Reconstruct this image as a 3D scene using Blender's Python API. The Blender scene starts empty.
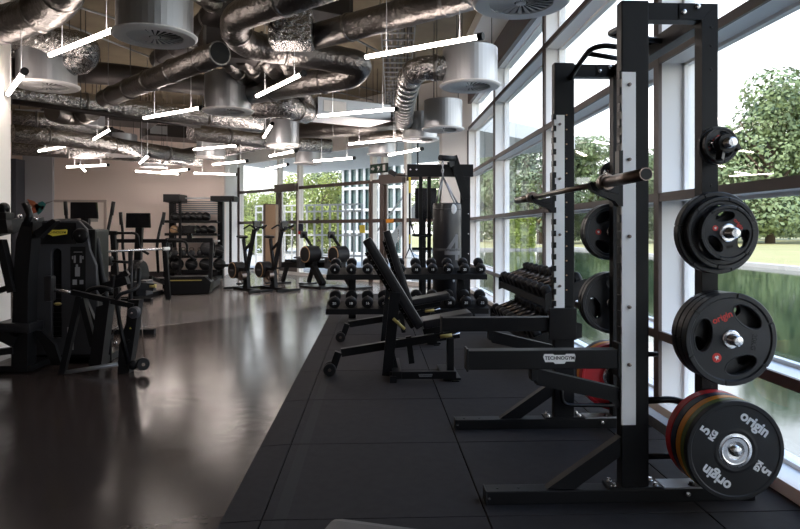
import bpy, bmesh, math, random
from mathutils import Vector, Matrix
random.seed(7)
S = bpy.context.scene; C = S.collection
V = Vector; PI = math.pi

# ---------------------------------------------------------------- camera, sky, sun, exposure
EYE = 1.29; F = 640.0; YAW = math.radians(2.33)
cd = bpy.data.cameras.new('camera'); cam = bpy.data.objects.new('camera', cd); C.objects.link(cam)
cam.location = (0, 0, EYE); cam.rotation_euler = (PI/2, 0, -YAW)
cd.lens = 28.8; cd.sensor_width = 36; cd.shift_y = -0.0431; cd.clip_end = 600; cd.clip_start = 0.05
S.camera = cam
w = bpy.data.worlds.new('sky'); S.world = w; w.use_nodes = True
wn = w.node_tree; wn.nodes.clear()
wo = wn.nodes.new('ShaderNodeOutputWorld'); wb = wn.nodes.new('ShaderNodeBackground')
tc = wn.nodes.new('ShaderNodeTexCoord'); sx = wn.nodes.new('ShaderNodeSeparateXYZ')
cr = wn.nodes.new('ShaderNodeValToRGB')
cr.color_ramp.elements[0].position = 0.0; cr.color_ramp.elements[0].color = (1.0, 0.99, 0.97, 1)
cr.color_ramp.elements[1].position = 0.75; cr.color_ramp.elements[1].color = (0.30, 0.52, 0.95, 1)
e = cr.color_ramp.elements.new(0.33); e.color = (0.80, 0.89, 1.0, 1)
wn.links.new(tc.outputs['Generated'], sx.inputs[0]); wn.links.new(sx.outputs['Z'], cr.inputs[0])
wn.links.new(cr.outputs[0], wb.inputs[0]); wn.links.new(wb.outputs[0], wo.inputs[0])
wb.inputs[1].default_value = 1.5
sl = bpy.data.lights.new('sun', 'SUN'); so = bpy.data.objects.new('sun', sl); C.objects.link(so)
sl.energy = 3.2; sl.angle = 0.02; sl.color = (1.0, 0.95, 0.85)
so.rotation_euler = V((0.62, 0.42, -0.95)).to_track_quat('-Z', 'Y').to_euler()
S.view_settings.view_transform = 'Standard'; S.view_settings.look = 'None'
S.view_settings.gamma = 1.0; S.view_settings.use_curve_mapping = False
S.view_settings.exposure = 1.42

# ---------------------------------------------------------------- helpers
def spot(px, py, z):                      # point at height z seen at that place of the photograph
    d = F*(EYE-z)/(py-230.0); return depth(px, py, d)
def depth(px, py, d):                     # point at distance d along the view axis
    r = (px-400)/F*d; z = EYE-(py-230.0)/F*d
    return V((r*math.cos(YAW)+d*math.sin(YAW), -r*math.sin(YAW)+d*math.cos(YAW), z))
SPLIT = {'locating_tooth', 'joint_ring', 'hanger_rod', 'bolt', 'rail_bolt', 'flange', 'leg', 'foot', 'suspension_wire', 'side_rail', 'end_cap', 'access_panel',
         'rung', 'cable_bundle', 'strap', 'yellow_webbing', 'pedal', 'upright', 'side_post', 'rear_foot', 'foot_pedal', 'footrest', 'base_frame', 'stand', 'lever', 'chrome_knob',
         'pulley', 'brace', 'stringer', 'handrail', 'tread', 'rail', 'door', 'door_frame', 'pop_rivet', 'top_frame', 'tier', 'post', 'base', 'link_rod', 'rod', 'sleeve', 'caster_wheel', 'seam_band',
         'roller', 'shelf', 'cross_bar', 'top_tube', 'a_frame', 'handlebar', 'crank', 'grip_lip', 'seat_frame', 'dark_frame', 'spine', 'rim', 'chain', 'peg_cap', 'saddle', 'arm_carriage', 'dial_tick', 'trunk'}
class MB:
    def __init__(s, o=(0, 0, 0)): s.b = bmesh.new(); s.o = V(o)
    def box(s, lo, hi, bev=0.0):
        lo = V(lo)-s.o; hi = V(hi)-s.o
        b2 = bmesh.new(); bmesh.ops.create_cube(b2, size=1)
        for v in b2.verts: v.co = V((lo[i]+(v.co[i]+.5)*(hi[i]-lo[i]) for i in range(3)))
        s._add(b2, bev); return s
    def _add(s, b2, bev=0, smooth=False):
        if bev: bmesh.ops.bevel(b2, geom=list(b2.edges), offset=bev, segments=2, affect='EDGES', profile=.7)
        if smooth:
            for f in b2.faces: f.smooth = True
        m = bpy.data.meshes.new('t'); b2.to_mesh(m); b2.free(); s.b.from_mesh(m); bpy.data.meshes.remove(m)
    def bar(s, a, b, w, h, up=(0, 0, 1), bev=0.004):   # rectangular bar from a to b, w across, h along up
        a = V(a)-s.o; b = V(b)-s.o; d = (b-a); L = d.length; d.normalize()
        u = V(up); x = d.cross(u)
        if x.length < 1e-4: x = d.cross(V((0, 1, 0)))
        x.normalize(); u = x.cross(d)
        b2 = bmesh.new(); bmesh.ops.create_cube(b2, size=1)
        for v in b2.verts:
            c = v.co.copy(); v.co = (a+b)/2+d*c.y*L+x*c.x*w+u*c.z*h
        bmesh.ops.recalc_face_normals(b2, faces=b2.faces)
        s._add(b2, min(bev, w*.3, h*.3)); return s
    def tube(s, pts, r, seg=12, cap=True, radii=None, smooth=True):
        P = [V(p)-s.o for p in pts]; n = len(P); R = radii or [r]*n
        t = [(P[min(i+1, n-1)]-P[max(i-1, 0)]).normalized() for i in range(n)]
        u = t[0].orthogonal().normalized(); rings = []
        for i in range(n):
            u = (u-t[i]*u.dot(t[i])).normalized(); v = t[i].cross(u)
            rings.append([s.b.verts.new(P[i]+(u*math.cos(k*2*PI/seg)+v*math.sin(k*2*PI/seg))*R[i]) for k in range(seg)])
        for i in range(n-1):
            for k in range(seg):
                f = s.b.faces.new((rings[i][k], rings[i][(k+1) % seg], rings[i+1][(k+1) % seg], rings[i+1][k])); f.smooth = smooth
        if cap:
            s.b.faces.new(rings[0][::-1]); s.b.faces.new(rings[-1])
        return s
    def lathe(s, prof, c, axis=(0, 0, 1), seg=32, smooth=False):   # prof: list of (radius, height along axis)
        c = V(c)-s.o; a = V(axis).normalized(); u = a.orthogonal().normalized(); v = a.cross(u); rings = []
        for r, h in prof:
            if r < 1e-6: rings.append([s.b.verts.new(c+a*h)])
            else: rings.append([s.b.verts.new(c+a*h+(u*math.cos(k*2*PI/seg)+v*math.sin(k*2*PI/seg))*r) for k in range(seg)])
        for A, B in zip(rings, rings[1:]):
            for k in range(seg):
                q = [A[k % len(A)], A[(k+1) % len(A)], B[(k+1) % len(B)], B[k % len(B)]]
                q = [x for i, x in enumerate(q) if x not in q[:i]]
                if len(q) > 2:
                    f = s.b.faces.new(q); f.smooth = smooth
        return s
    def ball(s, c, r, sc=(1, 1, 1), seg=16):
        b2 = bmesh.new(); bmesh.ops.create_uvsphere(b2, u_segments=seg, v_segments=seg//2+2, radius=r)
        for v in b2.verts: v.co = V((v.co.x*sc[0], v.co.y*sc[1], v.co.z*sc[2]))+V(c)-s.o
        s._add(b2, 0, True); return s
    def quad(s, pts):
        s.b.faces.new([s.b.verts.new(V(p)-s.o) for p in pts]); return s
    def prism(s, pts, ext):                # closed outline extruded by vector ext
        e = V(ext); A = [s.b.verts.new(V(p)-s.o) for p in pts]; B = [s.b.verts.new(V(p)-s.o+e) for p in pts]
        n = len(A); s.b.faces.new(A[::-1]); s.b.faces.new(B)
        for i in range(n): s.b.faces.new((A[i], A[(i+1) % n], B[(i+1) % n], B[i]))
        return s
    def build(s, name, mat, parent=None, recalc=True):
        if recalc: bmesh.ops.recalc_face_normals(s.b, faces=s.b.faces)
        first = None
        for b in (s.pieces() if name in SPLIT else [s.b]):
            m = bpy.data.meshes.new(name); b.to_mesh(m); b.free(); m.materials.append(mat)
            o = bpy.data.objects.new(name, m); C.objects.link(o)
            if parent: o.parent = parent
            else: o.location = s.o
            first = first or o
        return first
    def pieces(s):                         # one bmesh for every separate piece
        s.b.verts.ensure_lookup_table(); s.b.verts.index_update(); seen = {}; isl = []
        for v in s.b.verts:
            if v.index in seen: continue
            st = [v]; seen[v.index] = len(isl); grp = [v]
            while st:
                q = st.pop()
                for e_ in q.link_edges:
                    x = e_.other_vert(q)
                    if x.index not in seen: seen[x.index] = len(isl); st.append(x); grp.append(x)
            isl.append(grp)
        bb = [([min(v.co[i] for v in g)-.004 for i in range(3)], [max(v.co[i] for v in g)+.004 for i in range(3)]) for g in isl]
        par = list(range(len(isl)))
        def root(i):
            while par[i] != i: i = par[i]
            return i
        for i in range(len(isl)):
            for j in range(i):
                if all(bb[i][0][k] < bb[j][1][k] and bb[j][0][k] < bb[i][1][k] for k in range(3)): par[root(i)] = root(j)
        rs = sorted({root(i) for i in range(len(isl))}); s.b.faces.ensure_lookup_table(); out = []
        for r in rs:
            nb = bmesh.new(); mp = {}
            for i, g in enumerate(isl):
                if root(i) == r:
                    for v in g: mp[v.index] = nb.verts.new(v.co)
            for f in s.b.faces:
                if f.verts[0].index in mp:
                    nf = nb.faces.new([mp[v.index] for v in f.verts]); nf.smooth = f.smooth
            out.append(nb)
        s.b.free(); return out
def rnd(pts, r=.05, n=5):                  # round the corners of a polyline
    P = [V(p) for p in pts]; out = [P[0]]
    for i in range(1, len(P)-1):
        a, b, c = P[i-1], P[i], P[i+1]; d1 = (a-b); d2 = (c-b)
        q = min(r, d1.length*.45, d2.length*.45); p1 = b+d1.normalized()*q; p2 = b+d2.normalized()*q
        for k in range(n+1):
            t = k/n; out.append(p1*(1-t)**2+b*2*t*(1-t)+p2*t*t)
    out.append(P[-1]); return out
def tag(o, label, cat, group=None, kind=None):
    o['label'] = label; o['category'] = cat
    if group: o['group'] = group
    if kind: o['kind'] = kind
    return o
def thing(name, label, cat, loc=(0, 0, 0), rz=0, group=None):
    o = bpy.data.objects.new(name, None); C.objects.link(o); o.location = loc; o.rotation_euler = (0, 0, rz)
    o.empty_display_size = .1
    return tag(o, label, cat, group)
def structure(o): o['kind'] = 'structure'; return o
def kids(o): return [c for c in bpy.data.objects if c.parent == o]
def dup(root, loc, rz=0, label=None, group=None):
    r = root.copy(); C.objects.link(r); r.location = loc; r.rotation_euler = (0, 0, rz)
    if label: r['label'] = label
    if group: r['group'] = group
    for ch in kids(root):
        c = ch.copy(); C.objects.link(c); c.parent = r
        for g in kids(ch):
            d = g.copy(); C.objects.link(d); d.parent = c
    return r
def from_curve(name, cu, M, mat, parent):
    tmp = bpy.data.objects.new('t', cu); C.objects.link(tmp)
    bpy.context.view_layer.update()
    dg = bpy.context.evaluated_depsgraph_get(); m = bpy.data.meshes.new_from_object(tmp.evaluated_get(dg))
    bpy.data.objects.remove(tmp); bpy.data.curves.remove(cu)
    m.transform(M); m.materials.clear(); m.materials.append(mat); m.name = name
    o = bpy.data.objects.new(name, m); C.objects.link(o)
    if parent: o.parent = parent
    return o
def text(txt, size, M, mat, parent, name='lettering', ext=.0008, bold=0.0, sp=1.0):
    cu = bpy.data.curves.new('txt', 'FONT'); cu.body = txt; cu.size = size; cu.align_x = 'CENTER'; cu.align_y = 'CENTER'
    cu.extrude = ext; cu.offset = bold; cu.space_character = sp; cu.resolution_u = 4
    return from_curve(name, cu, M, mat, parent)
def flat(name, splines, ext, M, mat, parent, bev=0.0):      # 2D outline with holes, extruded
    cu = bpy.data.curves.new('fl', 'CURVE'); cu.dimensions = '2D'; cu.fill_mode = 'BOTH'
    cu.extrude = ext; cu.bevel_depth = bev; cu.bevel_resolution = 1
    for pts in splines:
        sp = cu.splines.new('POLY'); sp.points.add(len(pts)-1)
        for i, p in enumerate(pts): sp.points[i].co = (p[0], p[1], 0, 1)
        sp.use_cyclic_u = True
    return from_curve(name, cu, M, mat, parent)
def ell(cx, cy, a, b, n=28, rot=0):
    return [(cx+a*math.cos(t)*math.cos(rot)-b*math.sin(t)*math.sin(rot), cy+a*math.cos(t)*math.sin(rot)+b*math.sin(t)*math.cos(rot)) for t in [i*2*PI/n for i in range(n)]]
def FACE(x=0, y=0, z=0, rot=0):            # local plane facing -Y
    return Matrix.Translation((x, y, z)) @ Matrix.Rotation(PI/2, 4, 'X') @ Matrix.Rotation(rot, 4, 'Z')

# ---------------------------------------------------------------- materials
def mat(name, col, rough=.5, metal=0.0, spec=.5, noise=None, bump=None, emit=None, coat=0):
    m = bpy.data.materials.new(name); m.use_nodes = True; n = m.node_tree; p = n.nodes['Principled BSDF']
    p.inputs['Base Color'].default_value = (*col, 1); p.inputs['Roughness'].default_value = rough
    p.inputs['Metallic'].default_value = metal; p.inputs['Specular IOR Level'].default_value = spec
    if coat: p.inputs['Coat Weight'].default_value = coat
    if emit: p.inputs['Emission Color'].default_value = (*emit[0], 1); p.inputs['Emission Strength'].default_value = emit[1]
    tcn = None
    if noise or bump:
        tcn = n.nodes.new('ShaderNodeTexCoord')
    if noise:                              # (scale, colour2, contrast)
        t = n.nodes.new('ShaderNodeTexNoise'); t.inputs['Scale'].default_value = noise[0]; t.inputs['Detail'].default_value = 6
        r = n.nodes.new('ShaderNodeValToRGB'); c = noise[2]
        r.color_ramp.elements[0].position = .5-c; r.color_ramp.elements[1].position = .5+c
        r.color_ramp.elements[0].color = (*col, 1); r.color_ramp.elements[1].color = (*noise[1], 1)
        n.links.new(tcn.outputs['Object'], t.inputs['Vector']); n.links.new(t.outputs['Fac'], r.inputs[0]); n.links.new(r.outputs[0], p.inputs['Base Color'])
    if bump:                               # (scale, strength, distance)
        t = n.nodes.new('ShaderNodeTexNoise'); t.inputs['Scale'].default_value = bump[0]; t.inputs['Detail'].default_value = 4
        b = n.nodes.new('ShaderNodeBump'); b.inputs['Strength'].default_value = bump[1]; b.inputs['Distance'].default_value = bump[2]
        n.links.new(tcn.outputs['Object'], t.inputs['Vector']); n.links.new(t.outputs['Fac'], b.inputs['Height']); n.links.new(b.outputs[0], p.inputs['Normal'])
    return m
M = dict(
 black=mat('black_powder_coat', (.0075, .0075, .0085), .45, spec=.2),
 black2=mat('black_gloss_paint', (.006, .006, .0068), .36, spec=.25),
 grey_dark=mat('charcoal_plastic', (.038, .039, .044), .5, spec=.35),
 rubber=mat('black_rubber', (.010, .010, .0115), .5, spec=.35, bump=(60, .08, .002)),
 pad=mat('black_vinyl', (.011, .011, .013), .34, spec=.4, bump=(90, .1, .001)),
 padgrey=mat('grey_vinyl', (.05, .05, .053), .5),
 plate=mat('plate_rubber', (.019, .0195, .022), .42, spec=.35),
 steel=mat('brushed_steel', (.62, .62, .63), .25, 1),
 chrome=mat('chrome', (.75, .75, .77), .12, 1),
 dsteel=mat('dark_steel', (.2, .16, .14), .3, 1),
 strip=mat('satin_aluminium', (.93, .92, .90), .5, 0),
 white=mat('white_print', (.85, .85, .85), .5),
 red=mat('red_rubber', (.55, .010, .018), .45),
 redp=mat('red_print', (.65, .03, .02), .5),
 orange=mat('amber_rubber', (.75, .27, .02), .5),
 navy=mat('navy_rubber', (.01, .014, .04), .5),
 green=mat('green_rubber', (.09, .12, .02), .5),
 yellow=mat('yellow_print', (.75, .62, .08), .5),
 gold=mat('yellow_knob', (.42, .33, .10), .4),
 frame=mat('window_aluminium', (.93, .90, .86), .45, 0),
 brown_and_shade=mat('brown_and_shade_face', (.10, .07, .06), .45),  # brown of beam and doors; on window inner faces it paints their shade
 cream=mat('cream_plaster', (.86, .82, .74), .8),
 pink=mat('pale_plaster', (.92, .79, .73), .85, noise=(1.5, (.89, .76, .70), .3)),
 greywall=mat('cool_grey_plaster', (.46, .46, .50), .85),
 white_wall=mat('white_plaster', (.88, .84, .80), .8),
 skirt=mat('dark_skirting', (.03, .025, .03), .5),
 slab=mat('concrete_soffit', (.30, .245, .165), .9, noise=(2.2, (.20, .16, .11), .3)),
 foil=mat('crinkled_foil', (.42, .405, .395), .27, 1, bump=(17, 1.0, .05)),
 duct=mat('galvanised_duct', (.21, .195, .185), .34, 1, bump=(22, .6, .03)),
 ductdark=mat('dull_duct', (.07, .062, .06), .5, .8),
 galv=mat('galvanised_plenum', (.42, .43, .45), .38, .9),
 diffw=mat('diffuser_enamel', (.78, .76, .75), .45),
 tube=mat('tube_glow', (1, .9, .84), .5, emit=((1, .87, .80), 14)),
 screen=mat('black_screen', (.01, .01, .012), .15),
 wood=mat('oak_panel', (.36, .24, .15), .6),
 tan=mat('tan_ring', (.45, .28, .15), .5),
 trim=mat('steel_trim', (.30, .31, .33), .4, .5),
 stone=mat('pale_paving', (.36, .345, .32), .85, noise=(1.2, (.30, .285, .26), .3)),
 wsteel=mat('white_painted_steel', (.42, .42, .41), .5),
 bark=mat('bark', (.08, .055, .035), .9),
 exitg=mat('exit_green', (.012, .055, .03), .5),
 orangeg=mat('orange_sticker', (.8, .3, .02), .5),
 chain=mat('chain_steel', (.4, .4, .42), .3, 1),
 bag=mat('bag_leather', (.014, .014, .017), .33),
 bagp=mat('bag_grey_print', (.12, .12, .13), .5),
)
def leafmat(name, c1, c2):
    m = mat(name, c1, .6, noise=(1.1, c2, .22)); return m
M['leaf'] = leafmat('leaf_green', (.085, .12, .05), (.18, .235, .10))
M['leaf2'] = leafmat('leaf_dark', (.055, .08, .042), (.13, .17, .085))
M['leaf3'] = leafmat('leaf_lime', (.16, .20, .035), (.33, .37, .09))
M['hedge'] = leafmat('hedge_green', (.14, .20, .03), (.34, .40, .09))
M['grass'] = mat('dry_lawn', (.24, .22, .08), .9, noise=(.25, (.31, .275, .12), .25))
# glass: see-through pane with a faint mirror
g = bpy.data.materials.new('window_glass'); g.use_nodes = True; n = g.node_tree; n.nodes.clear()
o_ = n.nodes.new('ShaderNodeOutputMaterial'); mx = n.nodes.new('ShaderNodeMixShader'); tr = n.nodes.new('ShaderNodeBsdfTransparent'); gl = n.nodes.new('ShaderNodeBsdfGlossy')
lw = n.nodes.new('ShaderNodeLayerWeight'); lw.inputs[0].default_value = .5
pw = n.nodes.new('ShaderNodeMath'); pw.operation = 'POWER'; pw.inputs[1].default_value = 4.0; n.links.new(lw.outputs['Facing'], pw.inputs[0])
fr = n.nodes.new('ShaderNodeMath'); fr.operation = 'MULTIPLY_ADD'; fr.inputs[1].default_value = .35; fr.inputs[2].default_value = .03; n.links.new(pw.outputs[0], fr.inputs[0])
tr.inputs[0].default_value = (.94, .945, .94, 1); gl.inputs['Roughness'].default_value = 0.0
n.links.new(fr.outputs[0], mx.inputs[0]); n.links.new(tr.outputs[0], mx.inputs[1]); n.links.new(gl.outputs[0], mx.inputs[2]); n.links.new(mx.outputs[0], o_.inputs[0])
M['glass'] = g
# water
wm = mat('pond_water', (.012, .028, .018), .07, spec=.9, bump=(1.0, .03, .03)); M['water'] = wm
# gym floor: two tones of vinyl with a soft sheen, lighter beyond a slanted join
fm = bpy.data.materials.new('vinyl_floor'); fm.use_nodes = True; n = fm.node_tree; p = n.nodes['Principled BSDF']
t_ = n.nodes.new('ShaderNodeTexCoord'); s_ = n.nodes.new('ShaderNodeSeparateXYZ'); n.links.new(t_.outputs['Object'], s_.inputs[0])
P1 = spot(160, 326.5, 0); P2 = spot(320, 306, 0); nx, ny = -(P2.y-P1.y), (P2.x-P1.x)
m1 = n.nodes.new('ShaderNodeMath'); m1.operation = 'MULTIPLY'; m1.inputs[1].default_value = nx; n.links.new(s_.outputs[0], m1.inputs[0])
m2 = n.nodes.new('ShaderNodeMath'); m2.operation = 'MULTIPLY_ADD'; m2.inputs[1].default_value = ny; n.links.new(s_.outputs[1], m2.inputs[0]); n.links.new(m1.outputs[0], m2.inputs[2])
m3 = n.nodes.new('ShaderNodeMath'); m3.operation = 'GREATER_THAN'; m3.inputs[1].default_value = nx*P1.x+ny*P1.y; n.links.new(m2.outputs[0], m3.inputs[0])
mc = n.nodes.new('ShaderNodeMix'); mc.data_type = 'RGBA'; n.links.new(m3.outputs[0], mc.inputs[0])
mc.inputs[6].default_value = (.040, .030, .027, 1); mc.inputs[7].default_value = (.21, .187, .175, 1)
nz = n.nodes.new('ShaderNodeTexNoise'); nz.inputs['Scale'].default_value = 2.2; nz.inputs['Detail'].default_value = 8; n.links.new(t_.outputs['Object'], nz.inputs['Vector'])
mr = n.nodes.new('ShaderNodeMapRange'); mr.inputs[3].default_value = .13; mr.inputs[4].default_value = .22; n.links.new(nz.outputs['Fac'], mr.inputs[0]); n.links.new(mr.outputs[0], p.inputs['Roughness'])
n.links.new(mc.outputs[2], p.inputs['Base Color']); p.inputs['Specular IOR Level'].default_value = .20
bp = n.nodes.new('ShaderNodeBump'); bp.inputs['Strength'].default_value = .10; bp.inputs['Distance'].default_value = .01
nz2 = n.nodes.new('ShaderNodeTexNoise'); nz2.inputs['Scale'].default_value = 9; n.links.new(t_.outputs['Object'], nz2.inputs['Vector']); n.links.new(nz2.outputs['Fac'], bp.inputs['Height']); n.links.new(bp.outputs[0], p.inputs['Normal'])
M['floor'] = fm
# rubber tile
M['mat'] = mat('rubber_tile', (.025, .0215, .0215), .8, spec=.16, noise=(18, (.034, .030, .030), .3), bump=(160, .3, .002))

# ================================================================ THE ROOM
XI, XG = 2.01, 2.20                        # inner face and glass line of the window wall
CORNER = V((2.01, 13.55, 0)); A0 = V((-4.42, 20.9, 0))
PWY = 18.2
structure(MB().prism([(-13.5, -2.7, -.2), (2.3, -2.7, -.2), (2.3, 13.7, -.2), (-4.3, 21.2, -.2), (-13.5, 21.2, -.2)], (0, 0, .2)).build('floor', M['floor']))
structure(MB().prism([(-13.5, -2.7, 4.62), (2.5, -2.7, 4.62), (2.5, 13.8, 4.62), (-4.2, 21.4, 4.62), (-13.5, 21.4, 4.62)], (0, 0, .35)).build('ceiling', M['slab']))
structure(MB().box((-13.7, -2.7, 0), (-13.5, 21.2, 4.62)).build('wall_left', M['pink']))
structure(MB().box((-13.7, -2.9, 0), (2.4, -2.7, 4.62)).build('wall_front', M['pink']))
wb_ = MB().box((-13.5, PWY, 0), (-4.21, PWY+.15, 4.62)).build('wall_back', M['pink']); structure(wb_)
structure(MB().prism([(-4.36, PWY+.15, 0), (-4.21, PWY+.15, 0), (-4.40, 20.9, 0), (-4.56, 20.9, 0)], (0, 0, 4.62)).build('wall_return', M['white_wall']))
structure(MB().box((-13.5, PWY-.02, 0), (-4.21, PWY-.001, .13)).build('baseboard_back', M['skirt']))
# cool grey wall panel with the painted bird
gx0, gx1 = depth(27, 200, 17.9).x, depth(56, 200, 17.9).x
structure(MB().box((gx0, PWY-.12, 0), (gx1, PWY-.02, 4.62)).build('wall_grey', M['greywall']))
# column at the left
cx = spot(11, 352, 0)
structure(MB().box((cx.x-.75, cx.y-.55, 0), (cx.x, cx.y, 4.615), .01).build('trim_column', M['white_wall']))
# window bulkhead: soffit and brown beam
structure(MB().box((1.57, -2.7, 4.40), (2.35, 13.6, 4.615)).build('trim_soffit', M['cream']))
structure(MB().box((1.995, -2.7, 3.97), (2.06, 13.55, 4.399)).build('trim_beam', M['brown_and_shade']))
structure(MB().box((2.07, -2.7, 4.0), (2.3, 13.6, 4.399)).build('trim_head', M['frame']))
# corner wall strip, cream
ca, cb = depth(442, 200, 13.95), depth(467, 200, 13.70)
structure(MB().prism([(ca.x, ca.y, 0), (cb.x, cb.y, 0), (cb.x, cb.y+.12, 0), (ca.x, ca.y+.12, 0)], (0, 0, 4.615)).build('wall_corner', M['white_wall']))
# window wall: one window object per bay
ms = [-1.75, 1.33, 4.42, 7.45, 10.60, 13.60]
zt = [.0, .55, 1.52, 2.49, 3.45]
for i in range(len(ms)-1):
    y0, y1 = ms[i]+.08, ms[i+1]
    m_ = MB()
    m_.box((XI+.03, y0, .0), (2.30, y1, .06))
    for z in zt[1:]: m_.box((XI+.012, y0, z-.028), (2.26, y1, z+.028))
    for z0, z1 in zip(zt, zt[1:]+[4.0]):        # slim glazing frames round each pane
        zz0 = z0+(.06 if z0 == 0 else .028); zz1 = z1-.028 if z1 < 4 else 4.0
        m_.box((2.17, y0, zz0), (2.21, y0+.03, zz1)).box((2.17, y1-.03, zz0), (2.21, y1, zz1))
        m_.box((2.17, y0, zz0), (2.21, y1, zz0+.022)).box((2.17, y0, zz1-.022), (2.21, y1, zz1))
    m_.box((XI+.012, y1, 0), (2.26, y1+.08, 4.0))
    if i == 0: m_.box((XI+.012, y0-.08, 0), (2.26, y0, 4.0))
    fr_ = structure(m_.build('window_%d' % (i+1), M['frame']))
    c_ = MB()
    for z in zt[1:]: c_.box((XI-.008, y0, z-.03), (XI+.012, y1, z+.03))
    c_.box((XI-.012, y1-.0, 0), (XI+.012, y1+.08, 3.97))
    c_.build('brown_and_shade_face', M['brown_and_shade'], fr_)  # room side of the grey frame, its shade painted on in brown
    MB().box((2.186, y0+.01, .06), (2.194, y1-.01, 4.0)).build('pane', M['glass'], fr_)
structure(MB().box((1.98, -2.7, -.001), (XI+.03, 13.55, .075), .004).build('trim_sill', M['frame']))
structure(MB().box((2.0, -2.7, 0), (2.3, ms[0], 4.4)).build('wall_right', M['cream']))
# back glazing, running off at an angle
dirv = (CORNER-A0).normalized(); nrm = V((dirv.y, -dirv.x, 0))   # nrm points into the room
if nrm.y > 0: nrm = -nrm
def gline(px):                              # point on the glazing line in that direction
    k = (px-400)/F; d = V((k*math.cos(YAW)+math.sin(YAW), -k*math.sin(YAW)+math.cos(YAW), 0))
    # A0 + s*dirv = t*d
    det = dirv.x*(-d.y)-dirv.y*(-d.x); s = ((-A0.x)*(-d.y)-(-A0.y)*(-d.x))/det
    return s
ss = [0.05, gline(277), gline(297), gline(370), gline(381), gline(404), gline(440)]
LTOT = (CORNER-A0).length
def gbox(m_, s0, s1, z0, z1, n0, n1, zbev=0):
    a = A0+dirv*s0; b = A0+dirv*s1
    pts = [a+nrm*n0, b+nrm*n0, b+nrm*n1, a+nrm*n1]
    m_.prism([(p.x, p.y, z0) for p in pts], (0, 0, z1-z0))
for i in range(len(ss)-1):
    s0, s1 = ss[i], ss[i+1]
    door = i in (1, 4)
    m_ = MB(); c_ = MB()
    gbox(m_, s0, s0+.09, 0, 3.42, -.16, .0)
    if i == len(ss)-2: gbox(m_, s1-.02, s1+.07, 0, 3.42, -.16, 0)
    a0, a1 = s0+.09, s1-(.02 if i == len(ss)-2 else 0)
    gbox(m_, a0, a1, 0, .09, -.12, .0)
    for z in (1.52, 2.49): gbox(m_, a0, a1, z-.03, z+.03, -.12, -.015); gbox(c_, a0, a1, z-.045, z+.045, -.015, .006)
    gbox(m_, a0, a1, 3.38, 3.42, -.12, 0)
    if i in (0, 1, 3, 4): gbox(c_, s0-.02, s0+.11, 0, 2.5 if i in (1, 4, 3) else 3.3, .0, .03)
    ob = structure(m_.build('window_%d' % (i+6), M['frame']) if not door else m_.build('door_%d' % i, M['frame']))
    c_.build('brown_and_shade_face', M['brown_and_shade'], ob)  # brown door jambs, and rail faces with their shade painted in
    g_ = MB(); gbox(g_, a0, a1, .09, 3.38, -.075, -.067); g_.build('pane', M['glass'], ob)
    if door:
        d_ = MB(); gbox(d_, a0, a0+.08, .02, 2.4, -.06, -.02); gbox(d_, a1-.08, a1, .02, 2.4, -.06, -.02); gbox(d_, a0+.08, a1-.08, .02, .22, -.06, -.02)
        d_.build('door_frame', M['brown_and_shade'], ob)
        h_ = MB(); q = A0+dirv*(a1-.14)+nrm*.05; h_.tube([q+V((0, 0, .8)), q+V((0, 0, 1.3))], .014); h_.build('door_handle', M['steel'], ob)
        k_ = MB(); gbox(k_, a0-.05, a1+.05, 2.4, 2.62, .0, .12); k_.build('door_closer_box', M['brown_and_shade'], ob)
m_ = MB(); gbox(m_, 0, LTOT+.1, 3.42, 4.62, -.15, .0); structure(m_.build('wall_back_right', M['white_wall']))
# interior door in the pale wall
dx0, dx1 = depth(58, 220, 18.1).x, depth(108, 220, 18.1).x
dr = structure(MB().box((dx0, PWY-.05, 0), (dx1, PWY-.021, 2.06), .003).build('door_2', mat('door_paint', (.90, .80, .74), .5)))
MB().box((dx0-.07, PWY-.07, 0), (dx0, PWY-.021, 2.13)).box((dx1, PWY-.07, 0), (dx1+.07, PWY-.021, 2.13)).box((dx0, PWY-.07, 2.06), (dx1, PWY-.021, 2.13)).build('door_frame', mat('door_frame_paint', (.50, .41, .37), .6), dr)
MB().tube([(dx1-.12, PWY-.09, .95), (dx1-.28, PWY-.09, .95)], .012).build('door_handle', M['steel'], dr)
q = depth(97, 219, 18.05); sg = tag(MB((q.x, PWY-.055, q.z)).box((q.x-.13, PWY-.06, q.z-.08), (q.x+.13, PWY-.051, q.z+.08)).build('wall_sign', M['padgrey']), 'small grey door sign on the pale door of the back wall', 'sign')
sg.data.materials[0] = mat('sign_grey', (.42, .40, .38), .5)
# dark cabinet beside the grey wall
kx0, kx1 = depth(10, 200, 17.6).x, depth(26, 200, 17.6).x
t = thing('tall_cabinet', 'tall dark grey panelled cabinet between the white column and the bird wall', 'cabinet', ((kx0+kx1)/2, 17.7, 0))
MB((t.location)).box((kx0, 17.5, 0), (kx1, 17.95, 3.2), .01).build('body', mat('slate_laminate', (.07, .075, .09), .5), t)
MB((t.location)).box((kx0+.08, 17.475, .2), (kx1-.08, 17.5, 1.5), .005).box((kx0+.08, 17.475, 1.65), (kx1-.08, 17.5, 3.0), .005).build('door', mat('slate_panel', (.05, .054, .066), .5), t)
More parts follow.
